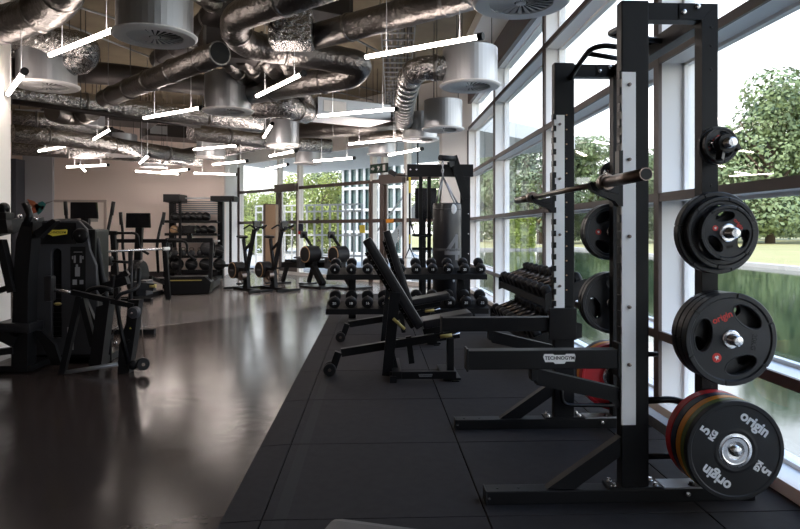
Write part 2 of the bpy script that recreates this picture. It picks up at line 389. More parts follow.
# hummingbird painted on the wall: flat coloured shapes
q = depth(40, 207, 17.75); Y_ = PWY-.124
t = thing('bird_mural', 'small painted bird with teal and orange feathers on the cool grey wall', 'mural', (q.x, Y_, q.z))
def fm_(pts, mt, nm): flat(nm, [pts], .002, FACE(), mt, t)
fm_([(-.30, -.12), (-.05, .10), (.05, .02), (-.02, -.14), (-.2, -.2)], mat('paint_rust', (.45, .10, .05), .7), 'wing')
fm_([(-.32, .22), (-.12, .16), (.0, .0), (-.14, -.04), (-.24, .08)], mat('paint_orange', (.6, .2, .1), .7), 'upper_wing')
fm_([(-.02, -.22), (-.10, 0), (.0, .12), (.10, .16), (.20, .08), (.14, -.06), (.06, -.16)], mat('paint_teal', (.04, .22, .22), .7), 'body')
fm_([(.18, .12), (.45, .19), (.18, .07)], mat('paint_grey', (.2, .18, .2), .7), 'beak')
fm_([(.06, .05), (.15, .03), (.10, -.10), (.04, -.06)], mat('paint_red', (.55, .05, .06), .7), 'throat')

# ---------------------------------------------------------------- rubber tiles: one by one
tl = ['']
xs = [-.495, .505, 1.505]
def col_word(i): return ['left', 'middle', 'right'][i]
rows = [(.84+k, 1.84+k) for k in range(0, 13)]
ordn = ['nearest', 'second', 'third', 'fourth', 'fifth', 'sixth', 'seventh', 'eighth', 'ninth', 'tenth', 'eleventh', 'twelfth', 'thirteenth', 'fourteenth', 'fifteenth']
for j, (ya, yb) in enumerate(rows):
    for i, xa in enumerate(xs):
        xb = 1.975 if i == 2 else xa+1.0
        if yb > 13.3: continue
        if i == 0:
            o = MB((xa+.5, ya+.5, 0)).box((xa+.004, ya+.004, .0), (xb-.004, yb-.004, .012), .002).build('rubber_tile', M['mat'])
            MB((xa+.5, ya+.5, 0)).box((xa+.05, ya+.006, .0121), (xa+.11, yb-.006, .0126)).build('chalk_line', mat('worn_grey_line', (.036, .033, .032), .8, spec=.16), o) if j < 5 else None
        else:
            o = MB((xa+.5, ya+.5, 0)).box((xa+.004, ya+.004, .0), (xb-.004, yb-.004, .012), .002).build('rubber_tile', M['mat'])
        tag(o, 'black rubber floor tile, %s row from the camera, %s column of the mat' % (ordn[j], col_word(i)), 'floor tile', 'rubber tiles of the free-weight mat')
    if yb <= 13.3:
        o = MB((-.59, ya+.5, 0)).prism([(-.677, ya+.004, 0), (-.677, ya+.004, .002), (-.499, ya+.004, .012), (-.499, ya+.004, 0)], (0, .992, 0)).build('mat_edge', M['mat'])
        tag(o, 'sloping black rubber strip between mat and grey floor, %s from the camera' % ordn[j], 'mat edge', 'edge strips of the mat')

# ================================================================ OUTSIDE
structure(MB().box((2.31, -30, -.5), (15.0, 46, -.17)).build('pond', M['water'])); bpy.data.objects['pond']['kind'] = 'structure'
structure(MB().box((15.0, -40, -.6), (15.5, 60, -.02)).box((2.31, 46, -.6), (15.0, 46.5, -.02)).build('trim_pond_edge', M['stone']))
structure(MB().prism([(15.5, -60, -.03), (160, -60, -.03), (160, 200, -.03), (-60, 200, -.03), (-60, 46.5, -.03), (15.5, 46.5, -.03)], (0, 0, -.4)).build('lawn', M['grass']))
structure(MB().prism([(-40, 21.5, -.3), (-4.6, 21.3, -.3), (2.3, 13.75, -.3), (2.3, 46.5, -.3), (-40, 46.5, -.3)], (0, 0, .28)).build('terrace_paving', M['stone']))
# white canopy outside the back glazing
m_ = MB(); a = A0-nrm*.2; b = CORNER-nrm*.2; 
m_.prism([(a.x-.3, a.y+.3, 3.45), (b.x, b.y, 3.45), (b.x+3.2, b.y+3.2, 3.45), (a.x+1.5, a.y+3.8, 3.45)], (0, 0, .35))
structure(m_.build('trim_canopy', mat('white_soffit', (.8, .78, .74), .7)))
def blob_leaves(m_, c, R, n, sz, rng):
    for _ in range(n):
        while True:
            v = V((rng.uniform(-1, 1), rng.uniform(-1, 1), rng.uniform(-1, 1)))
            if .35 < v.length < 1: break
        v = v.normalized()*(v.length**.35)
        p = V(c)+V((v.x*R[0], v.y*R[1], v.z*R[2]))
        s = sz*rng.uniform(.6, 1.4); nn = (v+V((rng.uniform(-.7, .7), rng.uniform(-.7, .7), rng.uniform(-.3, .9)))).normalized()
        u = nn.orthogonal().normalized(); u = Matrix.Rotation(rng.uniform(0, 6.28), 3, nn) @ u; w_ = nn.cross(u)
        m_.quad([p-u*s, p-w_*s*.6+u*s*.1, p+u*s, p+w_*s*.6])
def make_tree(h, lm, seed, label, loc, bushy=1.0, group='trees across the lawn'):
    rng = random.Random(seed); t = thing('tree', label, 'tree', loc, 0, group)
    m_ = MB(); m_.tube([(0, 0, 0), (.1, 0, h*.3), (.0, .1, h*.6)], .3, 8, radii=[h*.028, h*.022, h*.012])
    for k in range(6):
        a = k*1.05+rng.random(); m_.tube([(0, 0, h*(.28+.05*k)), (math.cos(a)*h*.12, math.sin(a)*h*.12, h*(.42+.05*k)), (math.cos(a)*h*.22, math.sin(a)*h*.22, h*(.55+.05*k))], .1, 6, radii=[h*.012, h*.008, h*.003])
    m_.build('trunk', M['bark'], t)
    c_ = MB()
    for k in range(20):
        a = rng.uniform(0, 6.28); zz = rng.uniform(.12, .86); rr = h*.30*bushy*math.sin(PI*min(1, max(.12, 1.08-zz)))**.6*rng.uniform(.45, 1)
        R = h*rng.uniform(.11, .17)
        blob_leaves(c_, (math.cos(a)*rr, math.sin(a)*rr, h*zz), (R*1.15, R*1.15, R*.85), 800, h*.0135, rng)
    blob_leaves(c_, (0, 0, h*.55), (h*.25*bushy, h*.25*bushy, h*.38), 2200, h*.014, rng)
    c_.build('crown', lm, t, False)
    return t
TR = [make_tree(12, M['leaf'], 1, 'x', (0, 0, 0)), make_tree(12, M['leaf2'], 2, 'x', (0, 0, 0), 1.1), make_tree(12, M['leaf'], 3, 'x', (0, 0, 0), .9), make_tree(12, M['leaf3'], 5, 'x', (0, 0, 0), 1.2)]
used = set()
def tree(k, px, ytop, d, label, group='trees across the lawn'):
    p = depth(px, 238, d); h = EYE+(230-ytop)/F*d
    if k not in used: used.add(k); t = TR[k]; t.location = (p.x, p.y, 0.0); t['label'] = label; t['group'] = group
    else: t = dup(TR[k], (p.x, p.y, .0), random.uniform(0, 6), label, group)
    s = h/11.6; t.scale = (s, s, s)
tree(0, 770, 78, 62, 'tall rounded green tree seen through the window above the plates')
tree(1, 715, 150, 74, 'dark tree in the gap between the rear rack post and the tall tree')
tree(2, 820, 96, 70, 'green tree at the right edge of the photograph')
tree(1, 870, 80, 70, 'dark green tree just beyond the right edge of the frame')
tree(2, 660, 140, 66, 'mid green tree seen behind the thick window post')
tree(0, 590, 136, 62, 'bushy green tree behind the barbell')
tree(2, 625, 150, 80, 'green tree showing either side of the front upright')
tree(1, 540, 128, 60, 'dark green tree left of the far rack upright')
tree(0, 508, 142, 66, 'green tree above the clipped hedge')
tree(2, 480, 150, 72, 'farthest green tree seen through the last window bay')
tree(1, 745, 120, 90, 'dark tree low behind the tall rounded tree')
tree(0, 455, 150, 90, 'green tree glimpsed behind the punching bag corner')
tree(3, 252, 187, 34, 'lime green tree through the left pane of the back glazing', 'trees outside the back glazing')
tree(3, 285, 176, 38, 'lime green tree behind the glass door of the back glazing', 'trees outside the back glazing')
tree(3, 318, 168, 36, 'tall lime green tree in the middle of the back glazing', 'trees outside the back glazing')
tree(1, 338, 160, 42, 'dark tree beside the white gridded building', 'trees outside the back glazing')
tree(3, 395, 190, 44, 'lime green tree behind the outdoor stair', 'trees outside the back glazing')
tree(2, 232, 182, 40, 'green tree at the left end of the back glazing', 'trees outside the back glazing')
# hedge runs: clipped
def hedge(p0, p1, h, wd, label, n=2600):
    rng = random.Random(int(p0[0]*10)); m_ = MB(); a = V(p0); b = V(p1); L = (b-a).length; d = (b-a)/L; x = V((d.y, -d.x, 0))
    for _ in range(n):
        f = rng.random(); s = rng.uniform(.10, .2)
        if f < .7: p = a+d*rng.uniform(0, L)+x*(wd/2*rng.choice((-1, 1)))+V((0, 0, rng.uniform(0, h)))
        else: p = a+d*rng.uniform(0, L)+x*rng.uniform(-wd/2, wd/2)+V((0, 0, h))
        nn = V((rng.uniform(-1, 1), rng.uniform(-1, 1), rng.uniform(0, 1))).normalized(); u = nn.orthogonal().normalized(); w_ = nn.cross(u)
        m_.quad([p-u*s, p-w_*s, p+u*s, p+w_*s])
    m_.bar(a+V((0, 0, h/2)), b+V((0, 0, h/2)), wd*.9, h*.95)
    return tag(m_.build('clipped_hedge', M['hedge'], None, False), label, 'hedge')
q0 = depth(497, 240, 47); q1 = depth(547, 240, 47)
hedge((q0.x, q0.y, 0), (q1.x-1.0, q1.y, 0), 2.5, 1.2, 'clipped pale green hedge beyond the far end of the pond')
q0 = depth(700, 238, 88); q1 = depth(900, 238, 78)
hedge((q0.x, q0.y, .2), (q1.x, q1.y, .2), 5, 2, 'long low shrub belt at the far side of the lawn', 5000).data.materials[0] = M['leaf2']
q0 = depth(555, 238, 70); q1 = depth(700, 238, 74)
hedge((q0.x, q0.y, .2), (q1.x, q1.y, .2), 4, 2, 'shrub belt behind the lawn, seen between the rack uprights', 5000).data.materials[0] = M['leaf']
# white steel gantry outside the back glazing
a = depth(256, 230, 25); b = depth(362, 230, 23)
t = thing('steel_walkway', 'white tubular steel walkway frame standing on the terrace outside the back glazing', 'walkway', (a.x, a.y, 0))
m_ = MB(t.location); 
for z in (2.22, 1.98, 1.1, .35): m_.bar((a.x, a.y, z), (b.x, b.y, z), .06, .06)
m_.build('rail', M['wsteel'], t)
for k in range(15):
    p = a.lerp(b, k/14); MB(t.location).bar((p.x, p.y, -.02), (p.x, p.y, 2.22), .07, .07).build('post', M['wsteel'], t)
bx = depth(388+0, 200, 22.5); q = depth(388, 206, 23)
t2 = thing('pavilion', 'white gridded glass building beyond the steel walkway', 'building', tuple(depth(358, 230, 32).xy)+(0,))
m_ = MB(t2.location); a = depth(343, 230, 33); b = depth(402, 230, 31)
for z in (.1, 1.2, 2.3, 3.4, 4.5): m_.bar((a.x, a.y, z), (b.x, b.y, z), .1, .14)
for k in range(9):
    p = a.lerp(b, k/8); m_.bar((p.x, p.y, 0), (p.x, p.y, 4.5), .12, .12)
m_.build('mullion_grid', M['wsteel'], t2)
MB(t2.location).bar((a.x, a.y+.15, 2.2), (b.x, b.y+.15, 2.2), .05, 4.4, bev=0).build('facade_glass', mat('facade_glass', (.05, .085, .08), .12), t2)
MB(t2.location).bar((a.x, a.y+1.5, 4.7), (b.x, b.y+1.5, 4.7), 3, .3).build('roof', M['wsteel'], t2)
# outdoor stair
t = thing('outdoor_stair', 'white steel stair rising to the right beyond the glazed exit door', 'stair', tuple(depth(385, 230, 21).xy)+(0,))
a = depth(374, 262, 21); b = depth(420, 205, 21); a.z = .12
MB(t.location).bar(a, b, .08, .28).bar(a+V((0, 1, 0)), b+V((0, 1, 0)), .08, .28).build('stringer', M['wsteel'], t)
m_ = MB(t.location)
for k in range(10):
    p = a.lerp(b, (k+.5)/10); m_.box((p.x-.15, p.y, p.z), (p.x+.15, p.y+1, p.z+.04))
m_.build('tread', M['stone'], t)
MB(t.location).tube([a+V((0, 0, 1)), b+V((0, 0, 1))], .03).tube([a+V((0, 0, 0)), a+V((0, 0, 1))], .025).tube([b, b+V((0, 0, 1))], .025).build('handrail', M['wsteel'], t)

# ================================================================ CEILING SERVICES
ZD = 2.86
def bands(pts, r, every=.9):
    """places along a run for joint rings"""
    out = []
    for a, b in zip(pts, pts[1:]):
        a = V(a); b = V(b); L = (b-a).length
        if L < every*.6: continue
        n_ = max(1, int(L/every))
        for k in range(n_): out.append((a.lerp(b, (k+.5)/n_), (b-a).normalized()))
    return out
def duct(label, pts, r, mt='duct', seal=True, seg=20, bend=.25, every=.9, name='air_duct', caps=True):
    o = V(pts[0]); t = thing(name, label, 'duct', tuple(o), 0)
    MB(o).tube(rnd(pts, bend, 6), r, seg, caps).build('duct_run', M[mt], t)
    if seal:
        m_ = MB(o)
        for p, d in bands(pts, r, every): m_.lathe([(r, -.02), (r+.012, -.014), (r+.012, .014), (r, .02)], p, d, seg, True)
        m_.build('joint_ring', M['duct'], t)
    mh = MB(o); k = 0
    for p, d in bands(pts, r, 2.0):
        mh.tube([(p.x, p.y, p.z+r*.9), (p.x, p.y, 4.615)], .006, 6); k += 1
    if not k:
        p = (V(pts[0])+V(pts[1]))/2; mh.tube([(p.x, p.y, p.z+r*.9), (p.x, p.y, 4.615)], .006, 6)
    mh.build('hanger_rod', M['ductdark'], t)
    return t
def diffuser(px, py, label, z=ZD, r=.30, h=.46, R=None, mt='galv', d=None):
    p = spot(px, py, z) if d is None else depth(px, py, d); R = R or r+.035
    p = V((p.x, p.y, z)) if d is None else p
    t = thing('air_diffuser', label, 'air diffuser', tuple(p), 0, 'round ceiling diffusers')
    MB().lathe([(0, h), (r-.01, h), (r, h-.01), (r, .02)], (0, 0, 0), seg=40, smooth=False).build('plenum_drum', M[mt], t)
    f = MB().lathe([(r*.74, 0), (R-.02, -.006), (R, .008), (R, .02), (r*.74, .015), (r*.74, 0)], (0, 0, 0), seg=48).build('face_ring', M['diffw'], t)
    MB().lathe([(0, .05), (r*.74, .05)], (0, 0, 0), seg=40).build('dark_throat', M['black'], t)
    m_ = MB()
    for k in range(24):
        a = k*2*PI/24; c, s_ = math.cos(a), math.sin(a)
        a2 = a+.155; c2, s2 = math.cos(a2), math.sin(a2)
        m_.prism([(c*r*.16, s_*r*.16, .004), (c*r*.74, s_*r*.74, .002), (c2*r*.74, s2*r*.74, .010), (c2*r*.16, s2*r*.16, .008)], (0, 0, .003))
    m_.lathe([(0, -.002), (r*.12, 0), (r*.12, .01)], (0, 0, 0), seg=16)
    m_.build('swirl_blade', M['diffw'], t)
    m_ = MB()
    for k in range(3):
        a = k*2.1; m_.tube([(math.cos(a)*r*.8, math.sin(a)*r*.8, h), (math.cos(a)*r*.8, math.sin(a)*r*.8, 4.615-p.z)], .005, 6)
    m_.build('hanger_rod', M['ductdark'], t)
    return p
D1 = diffuser(155, 38, 'round swirl diffuser with pale rim at the top left, beside the first long tube light', h=.75)
D2 = diffuser(47, 87, 'round diffuser beside the white column, behind the first tube light', h=.50)
D3 = diffuser(521, 4, 'largest round diffuser, cut by the top edge of the photograph beside the windows', h=.5)
D4 = diffuser(470, 87, 'shiny drum diffuser beside the windows fed by a bent foil duct', h=.42)
D5 = diffuser(443, 130, 'shiny drum diffuser behind the drum fed by the bent foil duct')
D6 = diffuser(228, 112, 'drum diffuser below the silver U-shaped duct', h=.5)
D7 = diffuser(283, 146, 'drum diffuser in front of the back glazing, hung beside a short slanted tube light')
D8 = diffuser(308, 164, 'farthest small drum diffuser near the middle of the back glazing', h=.5)
D9 = diffuser(383, 155, 'small drum diffuser left of the exit door post')
D10 = diffuser(211, 158, 'drum diffuser above the far-right end of the ball rack')
D11 = diffuser(122, 156, 'low flat diffuser above the console machines')
D12 = diffuser(154, 168, 'farthest flat diffuser on the left over the pale wall', h=.3)
D13 = diffuser(420, 140, 'drum diffuser with a bright rim in front of the punching bag frame')
def P(px, py, z): return spot(px, py, z)
duct('dark spiral duct reaching the top middle edge, above the longest tube light', [P(306, 39, 3.35), P(400, 14, 3.35), P(500, -14, 3.35)], .135, bend=.1, every=.7)
# U-shaped duct in two bends
z1, z2, z3 = 3.75, 3.5, 3.05
duct('silver U-shaped duct with two bends in the middle of the ceiling', [P(345, -22, 3.4), P(232, 18, 3.4), P(240, 44, 3.3), P(330, 58, 3.25), P(362, 64, 3.2), P(352, 76, 3.1), (D6.x+.3, D6.y+.0, 3.12)], .15, 'duct', bend=.35, every=.8)
m_ = MB(P(292, 30, 3.35)); c = P(292, 30, 3.35)
t = thing('junction_box', 'crumpled foil-wrapped box joining the U-shaped duct and the dark spiral duct', 'duct box', tuple(c))
MB().box((-.22, -.18, -.17), (.22, .2, .17), .03).build('wrapped_box', M['foil'], t); MB().lathe([(.05, 0), (.07, .02), (.05, .03)], (-.12, -.19, 0), (0, -1, 0), 14).build('access_port', M['ductdark'], t)
# large dull duct bank with flexible take-offs
a, b = P(200, 46, 3.42), P(308, 58, 3.42)
t = thing('duct_bank', 'big dull rectangular duct in the ceiling left of the U-shaped duct', 'duct', tuple(a)); u = (b-a)
MB(a).bar(a, a+V((u.x, u.y, 0)), .5, .32).build('duct_body', M['ductdark'], t)
MB(a).bar(a+V((0, 0, -.01)), a+V((0, 0, -.01))+V((u.x, u.y, 0))*.03, .54, .36).bar(a+V((u.x, u.y, 0))*.5, a+V((u.x, u.y, 0))*.53, .54, .36).build('flange', M['duct'], t)
for k, (x0, y0, x1, y1) in enumerate([(226, 60, 249, 84), (241, 58, 265, 82), (262, 58, 282, 80), (284, 58, 312, 110)]):
    duct(['first', 'second', 'third', 'longest rightmost'][k]+' of four small ducts slanting down behind the U-shaped duct', [P(x0, y0, 3.32), P(x1, y1, 3.25)], .09, 'duct', every=.3)
duct('straight jointed duct rising to the right across the upper left ceiling', [P(105, 99, 3.1), P(160, 76, 3.1), P(220, 53, 3.1)], .125, 'duct', every=.55)
e0 = P(160, 76, 3.1); e1 = P(220, 53, 3.1); dm = bpy.data.objects[[o.name for o in C.objects if o.name.startswith('air_duct')][-1]]
MB(P(105, 99, 3.1)).lathe([(0, .004), (.11, .004), (.11, 0)], e1, (e1-e0).normalized(), 20).build('dark_mouth_disc', M['black'], dm)  # black disc painting the shade inside the open duct end
duct('elbow duct joined to the diffuser drum at the top left', [V((D1.x+.1, D1.y, 3.30)), V((D1.x+.55, D1.y-.05, 3.32)), P(215, -14, 3.4)], .14, 'duct', bend=.3, every=.5)
duct('fat duct coming in from the top left corner above the white column', [P(-40, 36, 3.25), P(20, 20, 3.25), P(56, 6, 3.3), P(68, -22, 3.35)], .17, 'duct', bend=.3, every=.4)
duct('crinkled foil duct bending down into the diffuser beside the white column', [P(-30, 44, 3.35), P(50, 41, 3.3), P(86, 46, 3.25), P(84, 60, 3.15), V((D2.x+.15, D2.y, 3.12))], .15, 'foil', bend=.35)
duct('main crinkled foil duct crossing the left half of the ceiling', [P(-40, 86, 3.2), P(12, 94, 3.2), P(150, 111, 3.2), P(262, 121, 3.2)], .15, 'foil', every=1.2)
duct('second foil duct below and behind the main foil duct', [P(12, 133, 3.0), P(80, 140, 3.0), P(190, 157, 3.0)], .16, 'foil', every=1.1)
duct('thin foil duct between the two long foil ducts on the left', [P(12, 118, 3.3), P(60, 122, 3.3), P(120, 137, 3.3)], .15, 'foil', every=1.0)
duct('long low foil duct in front of the pale wall', [P(12, 147, 3.05), P(120, 153, 3.05), P(200, 160, 3.05)], .17, 'foil', every=1.2)
duct('dark square-looking pipe run under the main foil duct at the left', [P(12, 101, 3.05), P(140, 119, 3.05), P(200, 126, 3.05)], .035, 'ductdark', seal=False)
duct('bent foil duct feeding the shiny drum beside the windows', [V((D4.x-.2, D4.y, 3.06)), V((D4.x-.55, D4.y+.05, 3.08)), P(410, 76, 3.05), P(405, 100, 3.08), P(404, 124, 3.15)], .135, 'foil', bend=.35, every=.25)
duct('foil stub duct ending near the lower part of the U-shaped duct', [P(255, 108, 3.05), P(285, 106, 3.05), P(306, 113, 3.05)], .16, 'foil', bend=.1)
duct('long foil duct above the middle of the back glazing', [P(190, 132, 3.1), P(262, 141, 3.1), P(330, 146, 3.1)], .15, 'foil', every=1.2)
duct('foil duct running over the ball rack towards the back glazing', [P(170, 158, 3.15), P(230, 148, 3.15), P(275, 138, 3.15)], .17, 'foil', every=1.2)
duct('far spiral duct between the back glazing and the cable tray', [P(300, 130, 3.3), P(370, 128, 3.3), P(425, 132, 3.3)], .16, 'duct', every=1.2)
duct('dull spiral duct crossing over the window-side drums', [P(352, 140, 3.1), P(395, 136, 3.1), P(430, 132, 3.1)], .12, 'duct')
duct('slanted branch duct in the upper left above the straight jointed duct', [P(196, -8, 3.9), P(225, 12, 3.9), P(238, 20, 3.9)], .10, 'duct', every=.4)
duct('short elbow duct dropping over the far left tube lights', [P(52, 112, 3.25), P(75, 118, 3.25), P(92, 112, 3.3)], .15, 'duct', every=.4)
duct('dull duct slanting behind the drum diffuser at the top left', [P(160, 60, 3.9), P(200, 30, 3.9), P(226, 5, 3.9)], .16, 'ductdark', every=.6)
duct('long dull duct high over the left ceiling', [P(12, 66, 4.1), P(120, 75, 4.1), P(260, 92, 4.1)], .2, 'ductdark', every=1.0)
duct('dull cross duct high behind the cable tray', [P(230, 118, 4.0), P(330, 112, 4.0), P(440, 116, 4.0)], .2, 'ductdark', every=1.0)
# fan coil boxes
for (px, py, z, w_, l_, h_, lab) in [(345, 121, 3.15, 1.35, .8, .28, 'long flat fan coil box with a bright side in the middle of the ceiling'), (60, 126, 3.3, 1.5, .8, .2, 'flat grey fan coil box on the left between the foil ducts'),
                            (100, 122, 3.6, 2.2, .9, .3, 'dull fan coil box above the left foil ducts'), (180, 140, 3.6, 1.8, .9, .3, 'dull fan coil box over the far console machines'), (245, 128, 3.6, 1.8, .9, .35, 'dull fan coil box left of the exit glazing, high among the ducts'), (300, 20, 4.3, 1.2, 1.0, .25, 'high dull box above the U-shaped duct')]:
    c = P(px, py, z); t = thing('fan_coil_unit', lab, 'fan coil unit', tuple(c), .5)
    MB().box((-w_/2, -l_/2, 0), (w_/2, l_/2, h_), .01).build('casing', M['galv'] if 'bright' in lab or 'grey' in lab else M['ductdark'], t)
    MB().box((-w_/2+.1, -l_/2-.012, .05), (-w_/2+.5, -l_/2, h_-.05)).build('access_panel', M['frame'] if 'bright' in lab else M['galv'], t)
    m_ = MB()
    for sx_ in (-1, 1):
        for sy_ in (-1, 1): m_.tube([(sx_*w_*.45, sy_*l_*.45, h_), (sx_*w_*.45, sy_*l_*.45, 4.615-z)], .006, 6)
    m_.build('hanger_rod', M['ductdark'], t)
# cable tray running away from the camera
a = P(398, 26, 3.9); b = P(396, 146, 3.9)
t = thing('cable_tray', 'open wire cable tray running away above the bent foil duct', 'cable tray', tuple(a))
dn = (b-a).normalized(); sd = V((dn.y, -dn.x, 0)); L = (b-a).length
m_ = MB(a)
for s_ in (-.22, .22): m_.bar(a+sd*s_, b+sd*s_, .015, .07)
m_.build('side_rail', M['galv'], t); m_ = MB(a)
for k in range(int(L/.3)): m_.bar(a+sd*-.22+dn*k*.3, a+sd*.22+dn*k*.3, .02, .02, bev=0)
m_.build('rung', M['galv'], t); m_ = MB(a)
for s_ in (-.15, -.08, .0, .06, .15): m_.tube([a+sd*s_+V((0, 0, .03)), b+sd*(s_*.9)+V((0, 0, .03))], .022, 6)
m_.build('cable_bundle', M['duct'], t)
m_ = MB(a)
for k in range(6):
    for s_ in (-.23, .23): m_.tube([a+sd*s_+dn*(L*k/5.5), a+sd*s_+dn*(L*k/5.5)+V((0, 0, .72))], .006, 6)
m_.build('hanger_rod', M['ductdark'], t)
# thin conduits under the slab
for k, (x0, y0, x1, y1, lab) in enumerate([(62, 2, 120, 20, 'left of the top left diffuser'), (60, 22, 158, 60, 'running behind the first tube light'), (330, 78, 380, 92, 'right of the U-shaped duct'), (318, 88, 372, 100, 'below the end of the U-shaped duct'), (300, 10, 395, 60, 'between the spiral duct and the cable tray')]):
    tag(MB(P(x0, y0, 4.5)).tube([P(x0, y0, 4.5), P(x1, y1, 4.5)], .018, 8).build('conduit', M['galv']), 'thin steel conduit under the ceiling slab '+lab, 'conduit')
# slab joints
m_ = MB()
# tube lights
lights = [
 (50, 55, 118, 28, 'long tube light at the top left, left of the pale-rimmed diffuser'),
 (8, 94, 24, 72, 'short steep tube light in front of the white column'),
 (144, 118, 200, 108, 'tube light under the main foil duct in the upper left'),
 (257, 96, 302, 74, 'slanted tube light across the lower arm of the U-shaped duct'),
 (366, 57, 478, 37, 'longest tube light, between the U-shaped duct and the window-side drum'),
 (318, 116, 395, 109, 'tube light in front of the bright fan coil box'),
 (94, 139, 111, 129, 'short steep tube light over the left foil ducts'),
 (39, 151, 72, 145, 'tube light at the left just above the cool grey wall'),
 (67, 167, 107, 165, 'tube light over the head of the bird wall and pale door'),
 (79, 164, 85, 171, 'tiny end-on tube light beside the pale door'),
 (140, 163, 149, 155, 'short steep tube light above the middle console machine'),
 (135, 171, 178, 174, 'lower tube light on the pale wall left of the ball rack'),
 (162, 172, 188, 169.5, 'small tube light crossing the lower one near the ball rack'),
 (194, 149.5, 237, 145.5, 'tube light above the drum over the ball rack'),
 (213, 164.5, 246, 161, 'tube light at the left end of the back glazing'),
 (194, 173, 235, 174.5, 'lowest tube light just above the ball rack'),
 (264, 137, 272, 124, 'short steep tube light left of the drum in front of the back glazing'),
 (270, 156, 295, 151, 'tube light crossing the drum in front of the back glazing'),
 (266, 169, 287, 164.5, 'small tube light in the left pane of the back glazing'),
 (314, 161, 353, 158, 'tube light in the middle of the back glazing'),
 (349, 144, 402, 139, 'tube light left of the exit door post'),
 (389, 155, 421, 149, 'tube light above the exit sign'),
]
for k, (x0, y0, x1, y1, lab) in enumerate(lights):
    zt_ = 2.70 if x1 < 30 else (2.95 if y0 < 155 else 2.72)
    a, b = P(x0, y0, zt_), P(x1, y1, zt_)
    if (b-a).length > 1.9:                 # keep every fitting about the same length
        b = a+(b-a)*1.0
    c = (a+b)/2; t = thing('tube_light', lab, 'light', tuple(c), 0, 'suspended tube lights'); d = (b-a).normalized()
    MB(c).tube([a, b], .020, 12).build('lit_tube', M['tube'], t)
    MB(c).lathe([(0, 0), (.034, 0), (.034, .05), (0, .05)], b, d, 12).lathe([(0, -.012), (.030, -.012), (.030, 0), (0, 0)], a, d, 12).build('end_cap', M['black'], t)
    m_ = MB(c); q = a.lerp(b, .2); m_.tube([q, V((q.x, q.y, 4.615))], .004, 5); q = a.lerp(b, .85); m_.tube([q, V((q.x, q.y, 4.615))], .004, 5)
    m_.build('suspension_wire', M['galv'], t)

